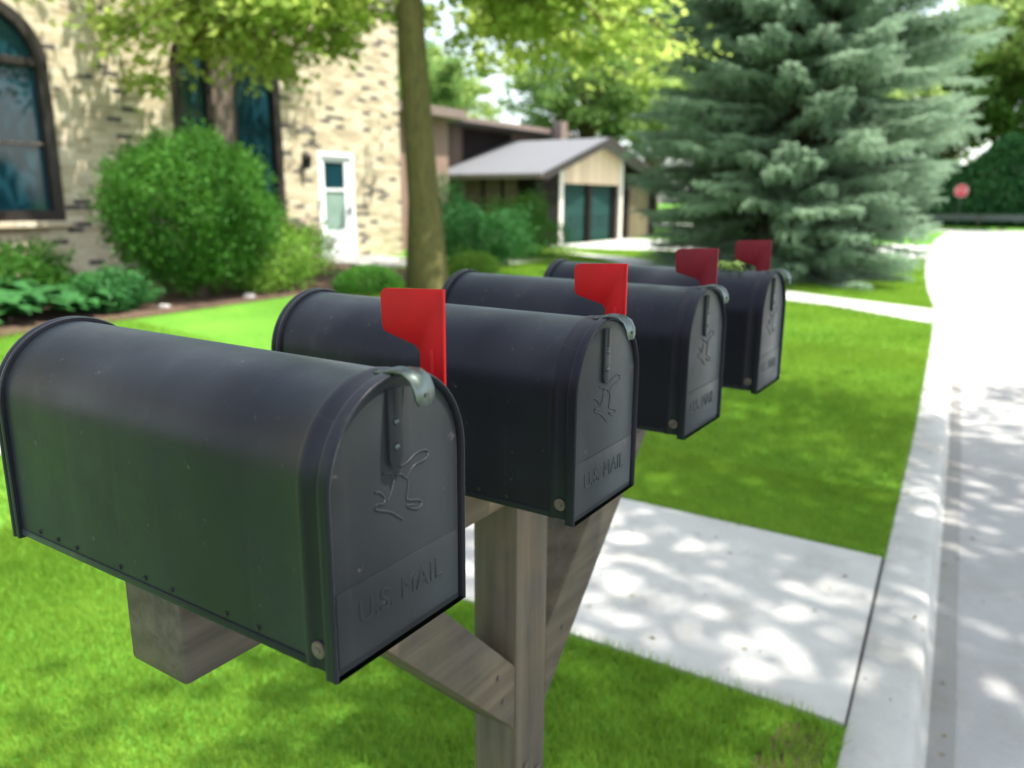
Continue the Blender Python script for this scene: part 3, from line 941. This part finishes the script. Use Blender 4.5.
put(ftA, -6.5, 62, 1.3, .4, 'dark green tree behind the right side of the spruce, past the street end')
put(ftA, 6.5, 66, 1.3, 4.0, 'dark green tree beyond the street end, right of the pale tree')
put(ftA, -13, 64, 1.3, 5.0, 'dark green tree past the cross street, hidden mostly by the spruce')
put(ftA, -25, 58, 1.5, 3.0, 'tall dark tree far behind the garage chimney')
put(ftA, -44, 50, 1.5, 1.8, 'large dark tree far back, just right of the mossy trunk')
# shade tree across the street; its crown reaches over the road and dapples the verge
stips = dome_tips(108, (-2.6, .3, 7.4), (5.8, 5.6, 2.9), -.6)
stips = stips[~((stips[:, 0] < -5.3) & (stips[:, 1] < .4))]       # unseen crown cut open here to let sun onto the nearest lawn
st = decid_tree('street_tree', (6.4, 3.4, H(6.4, 3.4)), 9.0, .24, stips, 330, .14, M_MAPLE, M_BARK, .75, (.4, .85), (-1.2, 0), .35, 2, .6)
tag(st, 'leafy shade tree on the far side of the street, opposite the mailboxes', 'tree')

# ------------------------------------------------------------------ shrubs
def shrub(name, x, y, r, rz, z0, n, leaf, mat, label, cat, group=None, aspect=.5, lumps=9, stems=6, flat=.1, shell=.55, bark=M_SPBARK, wild=0.0):
    root = empty(name, (x, y, H(x, y)))
    # lumpy ellipsoid: radius modulated, leaves mostly in the outer shell
    lc = rng.normal(size=(lumps, 3)); lc /= np.linalg.norm(lc, axis=1)[:, None]
    d = rng.normal(size=(n, 3)); d /= np.linalg.norm(d, axis=1)[:, None]
    md = (d @ lc.T).max(1)
    rad = (.86 + .16 * md ** 3) * (shell + (1 - shell) * rng.uniform(0, 1, n) ** .5) * (1 + rng.normal(0, .035, n))
    rad = rad * (1 - wild * .38 + wild * .62 * md ** 9) * (1 + rng.normal(0, .02 + .06 * wild, n))
    c = d * rad[:, None] * np.array([r, r, rz]); c[:, 2] += z0
    c = c[c[:, 2] > .03]
    m = MB()
    for k in range(stems):
        a = rng.uniform(0, 2 * PI); q = r * rng.uniform(.2, .6)
        m.tube([(.06 * math.cos(a), .06 * math.sin(a), -.05), (q * .5 * math.cos(a), q * .5 * math.sin(a), z0 * .6), (q * math.cos(a), q * math.sin(a), z0 + rz * .4)], [.03 * r + .008, .022 * r + .005, .006], 6)
    m.build('stem', bark, root, angle=60)
    link('foliage', np_mesh('foliage', leaf_quads(c, leaf, flat, aspect), 4), mat, root)
    tag(root, label, cat, group)
    return root
shrub('round_bush', -8.50, 5.98, .90, .86, 1.04, 34000, .075, M_BUSH, 'large clipped round yew bush in front of the arched windows', 'bush', None, .32, 70, 14, .0, .55, wild=.60)
shrub('boxwood', -7.35, 7.75, .46, .24, .16, 9000, .035, M_BUSH, 'low flat topped boxwood left of the mossy trunk, below the white door', 'shrub', 'low clipped boxwoods')
shrub('boxwood', -7.35, 10.15, .42, .27, .18, 8000, .035, M_LIME, 'low rounded boxwood just right of the mossy trunk', 'shrub', 'low clipped boxwoods')
shrub('arching_shrub', -8.45, 11.9, .85, .66, .50, 9000, .075, M_HOSTA, 'loose green shrub right of the mossy trunk, in front of the taupe wall', 'shrub', 'garden shrubs by the garage', .45, 26, 8, 0, .4, wild=1.0)
shrub('arching_shrub', -9.1, 14.2, .95, .74, .52, 9000, .075, M_BUSH, 'spreading light green shrub at the corner of the dark garage side', 'shrub', 'garden shrubs by the garage', .35, 26, 8, 0, .35, wild=1.0)
shrub('arching_shrub', -10.8, 13.9, .55, .80, .80, 5000, .075, M_HOSTA, 'narrow dark shrub between the brick corner and the mossy trunk', 'shrub', 'garden shrubs by the garage', .45, 26, 8, 0, .4, wild=1.0)
shrub('flowering_shrub', -8.35, 7.0, .68, .55, .36, 5500, .07, M_LIME, 'pale yellow green plant right of the round yew bush', 'shrub', 'loose plants in the bed', .4, 26, 6, 0, .3, wild=1.0)
shrub('flowering_shrub', -9.6, 8.4, .72, .6, .40, 5500, .07, M_LIME, 'feathery light green plant below the right side of the twin window', 'shrub', 'loose plants in the bed', .35, 26, 6, 0, .3, wild=1.0)

shrub('low_shrub', -9.7, 4.5, .62, .38, .30, 7000, .07, M_BUSH, 'dark low shrub against the brick, left of the round yew bush', 'shrub', 'dark low shrubs in the bed', .35, 26, 6, 0, .4, wild=.8)
shrub('low_shrub', -9.5, 3.3, .75, .50, .34, 8000, .07, M_BUSH, 'dark low shrub under the arched window at the left edge', 'shrub', 'dark low shrubs in the bed', .35, 26, 6, 0, .4, wild=.8)
shrub('low_shrub', -8.2, 4.75, .42, .26, .18, 5000, .06, M_HOSTA, 'small dark spreading shrub at the lawn edge above the nearest mailbox back', 'shrub', 'dark low shrubs in the bed', .4, 26, 6, 0, .4, wild=.8)
def hosta(x, y, s, label, mat=M_HOSTA):
    root = empty('leafy_plant', (x, y, H(x, y) + .015))
    v = []
    for k in range(90):
        a = rng.uniform(0, 2 * PI); ln = s * rng.uniform(.5, 1.05); up = rng.uniform(.35, 1.0); w = s * rng.uniform(.10, .17)
        d = np.array([math.cos(a), math.sin(a), 0]); sd = np.array([-math.sin(a), math.cos(a), 0])
        p = [np.array([0, 0, .02]) + d * ln * t + np.array([0, 0, s * up * (1.25 * t - .95 * t * t)]) for t in (0.05, .4, .75, 1.0)]
        ww = [w * .25, w, w * .8, .005]
        for i in range(3):
            v += [p[i] - sd * ww[i], p[i] + sd * ww[i], p[i + 1] + sd * ww[i + 1], p[i + 1] - sd * ww[i + 1]]
    link('leaves', np_mesh('leaves', np.array(v), 4), mat, root)
    tag(root, label, 'plant', 'low leafy plants along the bed')
for x, y, s, lb in [(-8.1, 3.1, .62, 'low leafy plant at the far left edge of the bed'),
                    (-8.3, 3.75, .66, 'low leafy plant under the arched window, second from the left edge'),
                    (-8.25, 4.35, .60, 'low leafy plant left of the round bush, above the nearest mailbox back'),
                    (-9.2, 3.9, .75, 'taller leafy plant against the brick below the arched window sill'),
                    (-9.4, 3.0, .8, 'tall leafy plant against the brick at the left edge'),
                    (-8.6, 4.9, .42, 'small leafy plant touching the left side of the round bush'),
                    (-9.5, 4.9, .6, 'leafy plant on the mulch between brick wall and round bush')]:
    hosta(x, y, s, lb)
hosta(-8.3, 6.6, .3, 'small plant low on the right of the round bush', M_LIME)

def rock(x, y, s, label):
    m = MB(); b = bmesh.new(); bmesh.ops.create_icosphere(b, subdivisions=3, radius=s)
    for v in b.verts:
        q = v.co / s
        v.co = v.co * (1 + .18 * math.sin(q.x * 4 + q.y * 3 + x * 5) + .1 * math.cos(q.z * 6 + y)); v.co.z *= .6
    m._merge(b); o = m.build('rock', M_STONE, None, angle=80)
    o.location = (x, y, H(x, y) + s * .35)
    tag(o, label, 'rock', 'pale rocks in the planting bed')
rock(-7.95, 5.15, .06, 'pale rock below the round bush, left one of two')
rock(-7.95, 6.3, .07, 'pale rock right under the stems of the round bush')

# sprig of leaves that has come down on the last lid
n = 60
c = np.c_[rng.normal(0, .016, n), rng.normal(0, .012, n), rng.uniform(.001, .018, n)]
m = MB(); m.tube([(-.03, 0, .002), (0, .004, .006), (.03, -.002, .004)], .0012, 5)
sg = empty('leaf_sprig', (-.495, 1.5515, BZ + HH))
m.build('stem', M_SPBARK, sg)
link('leaves', np_mesh('leaves', leaf_quads(c, .015, .2, .6), 4), M_LIGHTLEAF, sg)
tag(sg, 'small sprig of yellow green leaves lying on top of the last mailbox beside its flag', 'leaves')

# ------------------------------------------------------------------ brick house
def arch2(y0, y1, zs, ztop, z0, n=20):
    """arched opening outline in (y,z)"""
    c = (y0 + y1) / 2; r = (y1 - y0) / 2; rz = ztop - zs
    pts = [(y0, z0), (y1, z0), (y1, zs)]
    pts += [(c + r * math.cos(a), zs + rz * math.sin(a)) for a in np.linspace(0, PI, n)[1:-1]]
    pts.append((y0, zs))
    return pts
XH = -11.42
hb = empty('brick_house', (XH - 4, 5, H(XH, 5)))
HX, HY, HZ = hb.location
def wl(x, y, z): return (x - HX, y - HY, z - HZ)
def wall_with_holes(name, x, y0, y1, z0, z1, holes, mat, parent, origin, depth=.22):
    """front sheet with real openings (2-D triangulated fill) and reveals"""
    ox, oy, oz = origin
    b = bmesh.new()
    outer = [b.verts.new((x - ox, y - oy, z - oz)) for y, z in [(y0, z0), (y1, z0), (y1, z1), (y0, z1)]]
    edges = [b.edges.new((outer[i], outer[(i + 1) % 4])) for i in range(4)]
    loops = []
    for h in holes:
        vs = [b.verts.new((x - ox, y - oy, z - oz)) for y, z in h]
        edges += [b.edges.new((vs[i], vs[(i + 1) % len(vs)])) for i in range(len(vs))]
        loops.append(vs)
    bmesh.ops.triangle_fill(b, use_beauty=True, use_dissolve=False, edges=edges, normal=(1, 0, 0))
    for vs in loops:
        back = [b.verts.new((v.co.x - depth, v.co.y, v.co.z)) for v in vs]
        n = len(vs)
        for i in range(n):
            b.faces.new((vs[i], vs[(i + 1) % n], back[(i + 1) % n], back[i]))
    # returns
    for (ya, yb) in ((y0, y0), (y1, y1)):
        b.faces.new([b.verts.new((xx - ox, ya - oy, zz - oz)) for xx, zz in ((x, z0), (x - 8, z0), (x - 8, z1), (x, z1))])
    b.faces.new([b.verts.new((x - 8 - ox, yy_ - oy, zz - oz)) for yy_, zz in ((y0, z0), (y1, z0), (y1, z1), (y0, z1))])
    me = bpy.data.meshes.new(name)
    bmesh.ops.remove_doubles(b, verts=b.verts[:], dist=1e-5)
    b.to_mesh(me); b.free()
    return link(name, me, mat, parent)
z0h = -.3; zsill = 1.115
win1 = arch2(4.48, 6.02, 3.15, 3.92, zsill)
win2 = arch2(7.86, 9.97, 3.35, 4.35, zsill)
doorh = [(10.80, H(XH, 11.2) + .03), (11.74, H(XH, 11.2) + .03), (11.74, 2.30), (10.80, 2.30)]
wall_with_holes('wall', XH, -6, 13.13, z0h, 5.95, [win1, win2, doorh], M_BRICK, hb, (HX, HY, HZ))
def ring_frame(pts_out, t, x0, x1, parent, mat, name):
    c = np.mean(pts_out, 0)
    P = np.array(pts_out)
    # inward offset by shrinking toward centre axis-wise
    ymin, ymax, zmin, zmax = P[:, 0].min(), P[:, 0].max(), P[:, 1].min(), P[:, 1].max()
    sy = (ymax - ymin - 2 * t) / (ymax - ymin); sz = (zmax - zmin - 2 * t) / (zmax - zmin)
    cy_, cz_ = (ymin + ymax) / 2, (zmin + zmax) / 2
    Q = np.c_[(P[:, 0] - cy_) * sy + cy_, (P[:, 1] - cz_) * sz + cz_]
    m = MB()
    m.loft([[wl(x0, *p) for p in P], [wl(x1, *p) for p in P], [wl(x1, *q) for q in Q], [wl(x0, *q) for q in Q]], True)
    return m.build(name, mat, parent, False), [tuple(q) for q in Q]
def window(pts, t, bars, parent):
    fr, q = ring_frame(pts, t, XH - .16, XH + .03, parent, M_FRAMEBROWN, 'window')
    m = MB(); m.prism([(p[0] - HY, p[1] - HZ) for p in q], 'x', XH - .10 - HX, XH - .085 - HX)
    gl = m.build('pane', M_GLASS, fr, False)
    for (ya, yb, za, zb_, mt, xo) in bars:
        MB().box(XH - .083 - HX, XH + xo - HX, ya - HY, yb - HY, za - HZ, zb_ - HZ, .006).build('glazing_bar', mt, fr, False)
    return fr
window(win1, .14, [(4.60, 5.90, 3.12, 3.22, M_FRAMEBROWN, .0), (4.62, 5.88, 2.12, 2.15, M_MULLION, -.05)], hb)
window(win2, .14, [(8.58, 8.97, zsill + .12, 4.15, M_MULLION, .035), (8.97, 9.06, zsill + .12, 4.1, M_FRAMEBROWN, .0), (8.50, 8.58, zsill + .12, 4.1, M_FRAMEBROWN, .0)], hb)
for ya, yb in ((4.40, 6.10), (7.78, 10.05)):
    MB().box(XH + .002 - HX, XH + .09 - HX, ya - HY, yb - HY, zsill - .085 - HZ, zsill - .003 - HZ, .01).build('window_sill', M_BRICK, hb, False)
# white storm door
DZ = H(XH, 11.2) + .03
dr_m = MB()
dr_m.box(XH - .10 - HX, XH + .015 - HX, 10.80 - HY, 10.88 - HY, DZ - HZ, 2.30 - HZ, .004).box(XH - .10 - HX, XH + .015 - HX, 11.66 - HY, 11.74 - HY, DZ - HZ, 2.30 - HZ, .004).box(XH - .10 - HX, XH + .015 - HX, 10.88 - HY, 11.66 - HY, 2.22 - HZ, 2.30 - HZ, .004)
fr_ = dr_m.build('door_frame', M_WHITEDOOR, hb, False)
m = MB()
m.box(XH - .08 - HX, XH - .03 - HX, 10.88 - HY, 10.99 - HY, DZ - HZ, 2.22 - HZ, .004).box(XH - .08 - HX, XH - .03 - HX, 11.52 - HY, 11.66 - HY, DZ - HZ, 2.22 - HZ, .004)
m.box(XH - .08 - HX, XH - .03 - HX, 10.99 - HY, 11.52 - HY, 2.12 - HZ, 2.22 - HZ, .004).box(XH - .08 - HX, XH - .03 - HX, 10.99 - HY, 11.52 - HY, DZ - HZ, .84 - HZ, .004).box(XH - .08 - HX, XH - .03 - HX, 10.99 - HY, 11.52 - HY, 1.58 - HZ, 1.63 - HZ, .003)
dd = m.build('door', M_WHITEDOOR, hb, False)
MB().box(XH - .062 - HX, XH - .056 - HX, 10.98 - HY, 11.53 - HY, 1.62 - HZ, 2.13 - HZ).build('upper_pane', M_GLASS, dd, False)
MB().box(XH - .062 - HX, XH - .056 - HX, 10.98 - HY, 11.53 - HY, .83 - HZ, 1.59 - HZ).build('lower_pane', M_GLASSG, dd, False)
m = MB(); m.cyl(wl(XH - .01, 11.59, 1.20), 'x', .018, .05, 12); m.box(XH + .005 - HX, XH + .02 - HX, 11.57 - HY, 11.61 - HY, 1.12 - HZ, 1.28 - HZ, .006); m.build('handle', M_STEEL, dd)
# flat stone step at the door
MB().box(XH + .01 - HX, XH + 1.15 - HX, 10.5 - HY, 12.1 - HY, -.15 - HZ, H(XH, 11.2) + .02 - HZ + .02, .01).build('doorstep', M_WALK, hb, False)
# roof with overhanging eave and gutter
m = MB()
ro = [(XH + .45, 5.90), (XH + .45, 6.06), (XH - 4.0, 7.4), (XH - 8.5, 6.06), (XH - 8.5, 5.90)]
m.prism([(a - HX, b - HZ) for a, b in ro], 'y', -6.5 - HY, 13.6 - HY)
m.build('roof', M_SHINGLE, hb, False)
# recessed wing right of the corner
m = MB(); m.box(XH - 7.5 - HX, XH - 1.4 - HX, 13.135 - HY, 16.6 - HY, -.3 - HZ, 3.4 - HZ); m.build('side_wing', simple('pinkish_stucco', (.22, .14, .11), .85, var=.1), hb, False)
m = MB(); m.box(XH - 7.5 - HX, XH - 1.0 - HX, 13.14 - HY, 16.9 - HY, 3.402 - HZ, 3.62 - HZ, .01); m.build('wing_roof', M_MULLION, hb, False)
tag(hb, 'two storey mottled tan brick house with dark framed arched windows and a white storm door', 'house')

# wall lantern left of the door
lr = empty('wall_lantern', (XH + .003, 10.47, 2.12))
m = MB(); m.box(0, .02, -.05, .05, -.1, .12, .006); m.tube([(.01, 0, .10), (.08, 0, .16), (.12, 0, .12)], .008, 6); m.build('bracket', M_FRAMEBROWN, lr)
m = MB(); m.cyl((.12, 0, .085), 'z', .085, .07, 6, .02); m.cyl((.12, 0, -.13), 'z', .03, .03, 6, .045)
for k in range(6):
    a = k * PI / 3; m.tube([(.12 + .065 * math.cos(a), .065 * math.sin(a), .055), (.12 + .042 * math.cos(a), .042 * math.sin(a), -.12)], .006, 4)
m.build('cage', M_FRAMEBROWN, lr)
m = MB(); m.cyl((.12, 0, -.032), 'z', .036, .165, 6, .056); m.build('shade', M_GLASS, lr)
tag(lr, 'small dark wall lantern on the brick left of the white storm door', 'lantern')

# ------------------------------------------------------------------ gabled garage house
XG = -14.15
gh = empty('garage_house', (-18, 27.4, H(-15, 27)))
GX, GY, GZ = gh.location
zb_ = H(-15, 27) - .25
def gb(m, x0, x1, y0, y1, z0, z1, bv=0): m.box(x0 - GX, x1 - GX, y0 - GY, y1 - GY, z0 - GZ, z1 - GZ, bv); return m
ap = (27.37, 3.70); el = (22.65, 2.30); er = (34.1, 2.06)
sl = (ap[1] - el[1]) / (ap[0] - el[0]); sr = (ap[1] - er[1]) / (er[0] - ap[0])
def zroof(y): return ap[1] - (ap[0] - y) * sl if y < ap[0] else ap[1] - (y - ap[0]) * sr
def gable_slab(x0, x1, ya, yb, mat, name, low, parent=gh, t=.16):
    ysq = [ya] + ([ap[0]] if ya < ap[0] < yb else []) + [yb]
    pts = [(y, zroof(y) - t) for y in ysq]
    pts = [(ya, low)] + pts + [(yb, low)]
    m = MB(); m.prism([(p[0] - GY, p[1] - GZ) for p in pts], 'x', x0 - GX, x1 - GX)
    return m.build(name, mat, parent, False)
# dark side portions, deep volume; leave the garage bay open
gable_slab(-20.0, XG, 23.05, 24.61, M_DARKSIDE, 'wall', zb_)
gable_slab(-20.0, XG - .05, 29.66, 33.2, M_DARKSIDE, 'wall', zb_)
gable_slab(XG - .30, XG - .03, 24.61, 29.66, M_TAN, 'gable_panel', 2.03)
for (ya, yb) in ((24.61, 24.86), (29.42, 29.66)):
    gable_slab(XG - .28, XG + .04, ya, yb, M_TRIMWHITE, 'pilaster', zb_)
gb(MB(), XG - .31, XG - .05, 26.86, 27.18, zb_, 2.03).build('door_pier', M_DARKSIDE, gh, False)
for (ya, yb) in ((24.862, 26.858), (27.182, 29.0)):
    d_ = gb(MB(), XG - .24, XG - .18, ya, yb, H(-15, 27) - .02, 2.03, .004).build('garage_door', M_GREENDOOR, gh, False)
    gb(MB(), XG - .178, XG - .14, (ya + yb) / 2 - .07, (ya + yb) / 2 + .07, .75, .79, .006).build('handle', M_STEEL, d_, False)
gb(MB(), XG - .30, XG - .06, 29.002, 29.418, zb_, 2.03).build('door_pier', M_DARKSIDE, gh, False)
gb(MB(), XG - .048, XG - .01, 30.45, 32.35, zb_, 2.0, .004).build('olive_panel', M_OLIVE, gh, False)
# side wall facing the brick house
gb(MB(), -20.0, -14.85, 22.95, 23.048, zb_, 2.2).build('side_wall', M_TAUPE, gh, False)
for xx in (-17.6, -16.2, -15.4):
    gb(MB(), xx - .05, xx + .05, 22.90, 22.948, zb_, 2.19).build('batten', M_DARKSIDE, gh, False)
# roof planes with thickness and fascia
def roof_plane(ya, yb, xf, xb, name, t=.14):
    za, zb2 = zroof(ya), zroof(yb)
    m = MB()
    m.prism([(ya - GY, za - t - GZ), (ya - GY, za - GZ), (yb - GY, zb2 - GZ), (yb - GY, zb2 - t - GZ)], 'x', xb - GX, xf - GX)
    return m.build(name, M_SHINGLE, gh, False)
r1 = roof_plane(el[0], ap[0], XG + .55, -20.2, 'roof'); r2 = roof_plane(ap[0] + .001, er[0], XG + .55, -20.2, 'roof')
for ya, yb in ((el[0], ap[0]), (ap[0] + .001, er[0])):
    m = MB(); m.prism([(ya - GY, zroof(ya) - .24 - GZ), (ya - GY, zroof(ya) + .015 - GZ), (yb - GY, zroof(yb) + .015 - GZ), (yb - GY, zroof(yb) - .24 - GZ)], 'x', XG + .552 - GX, XG + .60 - GX)
    m.build('bargeboard', M_FRAMEBROWN, gh, False)
gb(MB(), -20.2, XG + .55, el[0] - .10, el[0] - .002, 2.13, 2.29, .01).build('gutter', M_MULLION, gh, False)
# taller wing behind
gb(MB(), -24, -18.15, 20.2, 30.7, zb_, 4.12).build('rear_wing_wall', M_TAUPE, gh, False)
gb(MB(), -18.148, -18.11, 24.4, 27.6, 2.2, 4.0, .004).build('recess_shade', M_DARKSIDE, gh, False)  # flat dark panel standing in for the shade of a recess
m = MB(); m.prism([(-24.3 - GX, 4.125 - GZ), (-17.45 - GX, 4.125 - GZ), (-17.45 - GX, 4.30 - GZ), (-21 - GX, 4.78 - GZ), (-24.3 - GX, 4.5 - GZ)], 'y', 19.7 - GY, 31.2 - GY)
m.build('rear_wing_roof', M_SHINGLE, gh, False)
gb(MB(), -17.448, -17.40, 19.7, 31.2, 4.13, 4.31, .004).build('fascia', M_MULLION, gh, False)
gb(MB(), -17.3, -16.9, 29.5, 30.0, 2.7, 4.6, .02).build('chimney', M_MULLION, gh, False)
tag(gh, 'low dark brown house with a tan gabled garage and two green doors', 'house')

# ------------------------------------------------------------------ street end: stop sign, rail, hedge
ss = empty('stop_sign', (-4.1, 55.15, H(-4.1, 55.15)))
m = MB(); m.box(-.03, .03, -.02, .02, -.2, 2.55, .004); m.build('sign_post', M_STEEL, ss)
oc = lambda r: [(r * math.cos(PI / 8 + k * PI / 4), r * math.sin(PI / 8 + k * PI / 4) + 2.15) for k in range(8)]
m = MB(); m.prism(oc(.40), 'y', -.040, -.026, .002); pl = m.build('border', M_TRIMWHITE, ss, False)
m = MB(); m.prism(oc(.37), 'y', -.044, -.0405); m.build('face', simple('sign_red', (.62, .03, .06), .4, var=.05), ss, False)
cu = bpy.data.curves.new('lettering', 'FONT'); cu.body = 'STOP'; cu.size = .32; cu.extrude = .002; cu.align_x = 'CENTER'; cu.align_y = 'CENTER'
tmp = bpy.data.objects.new('tmp', cu); C.objects.link(tmp)
me = bpy.data.meshes.new_from_object(tmp.evaluated_get(bpy.context.evaluated_depsgraph_get()))
bpy.data.objects.remove(tmp); bpy.data.curves.remove(cu)
for v in me.vertices: v.co = (v.co.x * .85, -.0465 - v.co.z, v.co.y + 2.15)
me.materials.clear(); link('lettering', me, M_TRIMWHITE, ss)
tag(ss, 'red octagonal STOP sign on a post at the end of the street', 'sign')

rl = empty('guard_rail', (-3, 55.8, 0))
m = MB(); m.prism([(-.03, .42), (.0, .45), (.03, .52), (0, .58), (.03, .66), (0, .75), (-.03, .78), (-.05, .78), (-.05, .42)], 'x', -9, 12)
m.build('rail', M_STEEL, rl, False)
for k in range(8): MB().box(-8.5 + k * 2.8, -8.38 + k * 2.8, -.2, -.06, -.2, .78, .005).build('rail_post', M_WOODZ, rl, False)
tag(rl, 'low grey rail running along the far end of the street before the hedge', 'rail')

hd = empty('hedge', (-3, 57.6, 0))
n = 110000
c = np.c_[rng.uniform(-13, 14, n), rng.normal(0, .75, n).clip(-1.2, 1.2), rng.uniform(.05, 4.2, n)]
c[:, 2] += .8 * (np.sin(c[:, 0] * 1.4) + np.sin(c[:, 0] * .63 + 1)) * (c[:, 2] / 5)
link('foliage', np_mesh('foliage', leaf_quads(c, .24, 0, .7), 4), M_HEDGE, hd)
m = MB()
for k in range(18): m.tube([(-12.5 + k * 1.5, 0, -.1), (-12.4 + k * 1.5, .1, 1.2), (-12.7 + k * 1.5, 0, 2.2)], [.06, .05, .02], 6)
m.build('stem', M_SPBARK, hd)
tag(hd, 'tall dark green hedge closing the far end of the street behind the rail', 'hedge')

# ------------------------------------------------------------------ light, sky, camera
SUN_EL, sx, sy = 65.0, .86, .30          # high midday sun over the street
w = bpy.data.worlds.new('World'); bpy.context.scene.world = w; w.use_nodes = True
nt = w.node_tree
sky = nt.nodes.new('ShaderNodeTexSky'); sky.sky_type = 'NISHITA'; sky.sun_disc = False
sky.sun_elevation = R(SUN_EL); sky.sun_rotation = math.atan2(sx, sy)
sky.air_density = 1.0; sky.dust_density = 2.0; sky.ozone_density = 1.0
hs = nt.nodes.new('ShaderNodeHueSaturation'); hs.inputs['Saturation'].default_value = .55
nt.links.new(sky.outputs[0], hs.inputs['Color']); nt.links.new(hs.outputs[0], nt.nodes['Background'].inputs[0])
nt.nodes['Background'].inputs[1].default_value = .15
sd = Vector((sx, sy, 0)).normalized() * math.cos(R(SUN_EL)) + Vector((0, 0, math.sin(R(SUN_EL))))
ld = bpy.data.lights.new('sun', 'SUN'); ld.energy = 3.7; ld.angle = R(.53); ld.color = (1, .95, .87)
so = bpy.data.objects.new('sun', ld); C.objects.link(so)
so.rotation_euler = sd.to_track_quat('Z', 'Y').to_euler(); so.location = (5, -5, 20)

cd = bpy.data.cameras.new('camera'); cam = bpy.data.objects.new('camera', cd); C.objects.link(cam)
Rv = Vector((.83671661, .54760287, .00603401)); Uv = Vector((-.12913732, .18658546, .97391448)); Fv = Vector((-.53219251, .81566964, -.22683512))
M = Matrix((Rv, Uv, -Fv)).transposed().to_4x4(); M.translation = Vector((0, 0, CAMZ))
cam.matrix_world = M
cd.sensor_width = 36; cd.lens = 788.977 / 1024 * 36
cd.clip_start = .02; cd.clip_end = 2000
cd.dof.use_dof = True; cd.dof.focus_distance = .80; cd.dof.aperture_fstop = 4.3
sc = bpy.context.scene
sc.camera = cam
sc.view_settings.view_transform = 'Standard'; sc.view_settings.look = 'None'
sc.view_settings.exposure = 1.6; sc.view_settings.gamma = 1
sc.view_settings.use_curve_mapping = False
sc.render.film_transparent = False
sc.cycles.max_bounces = 8; sc.cycles.diffuse_bounces = 4; sc.cycles.transmission_bounces = 4
sc.cycles.use_denoising = True
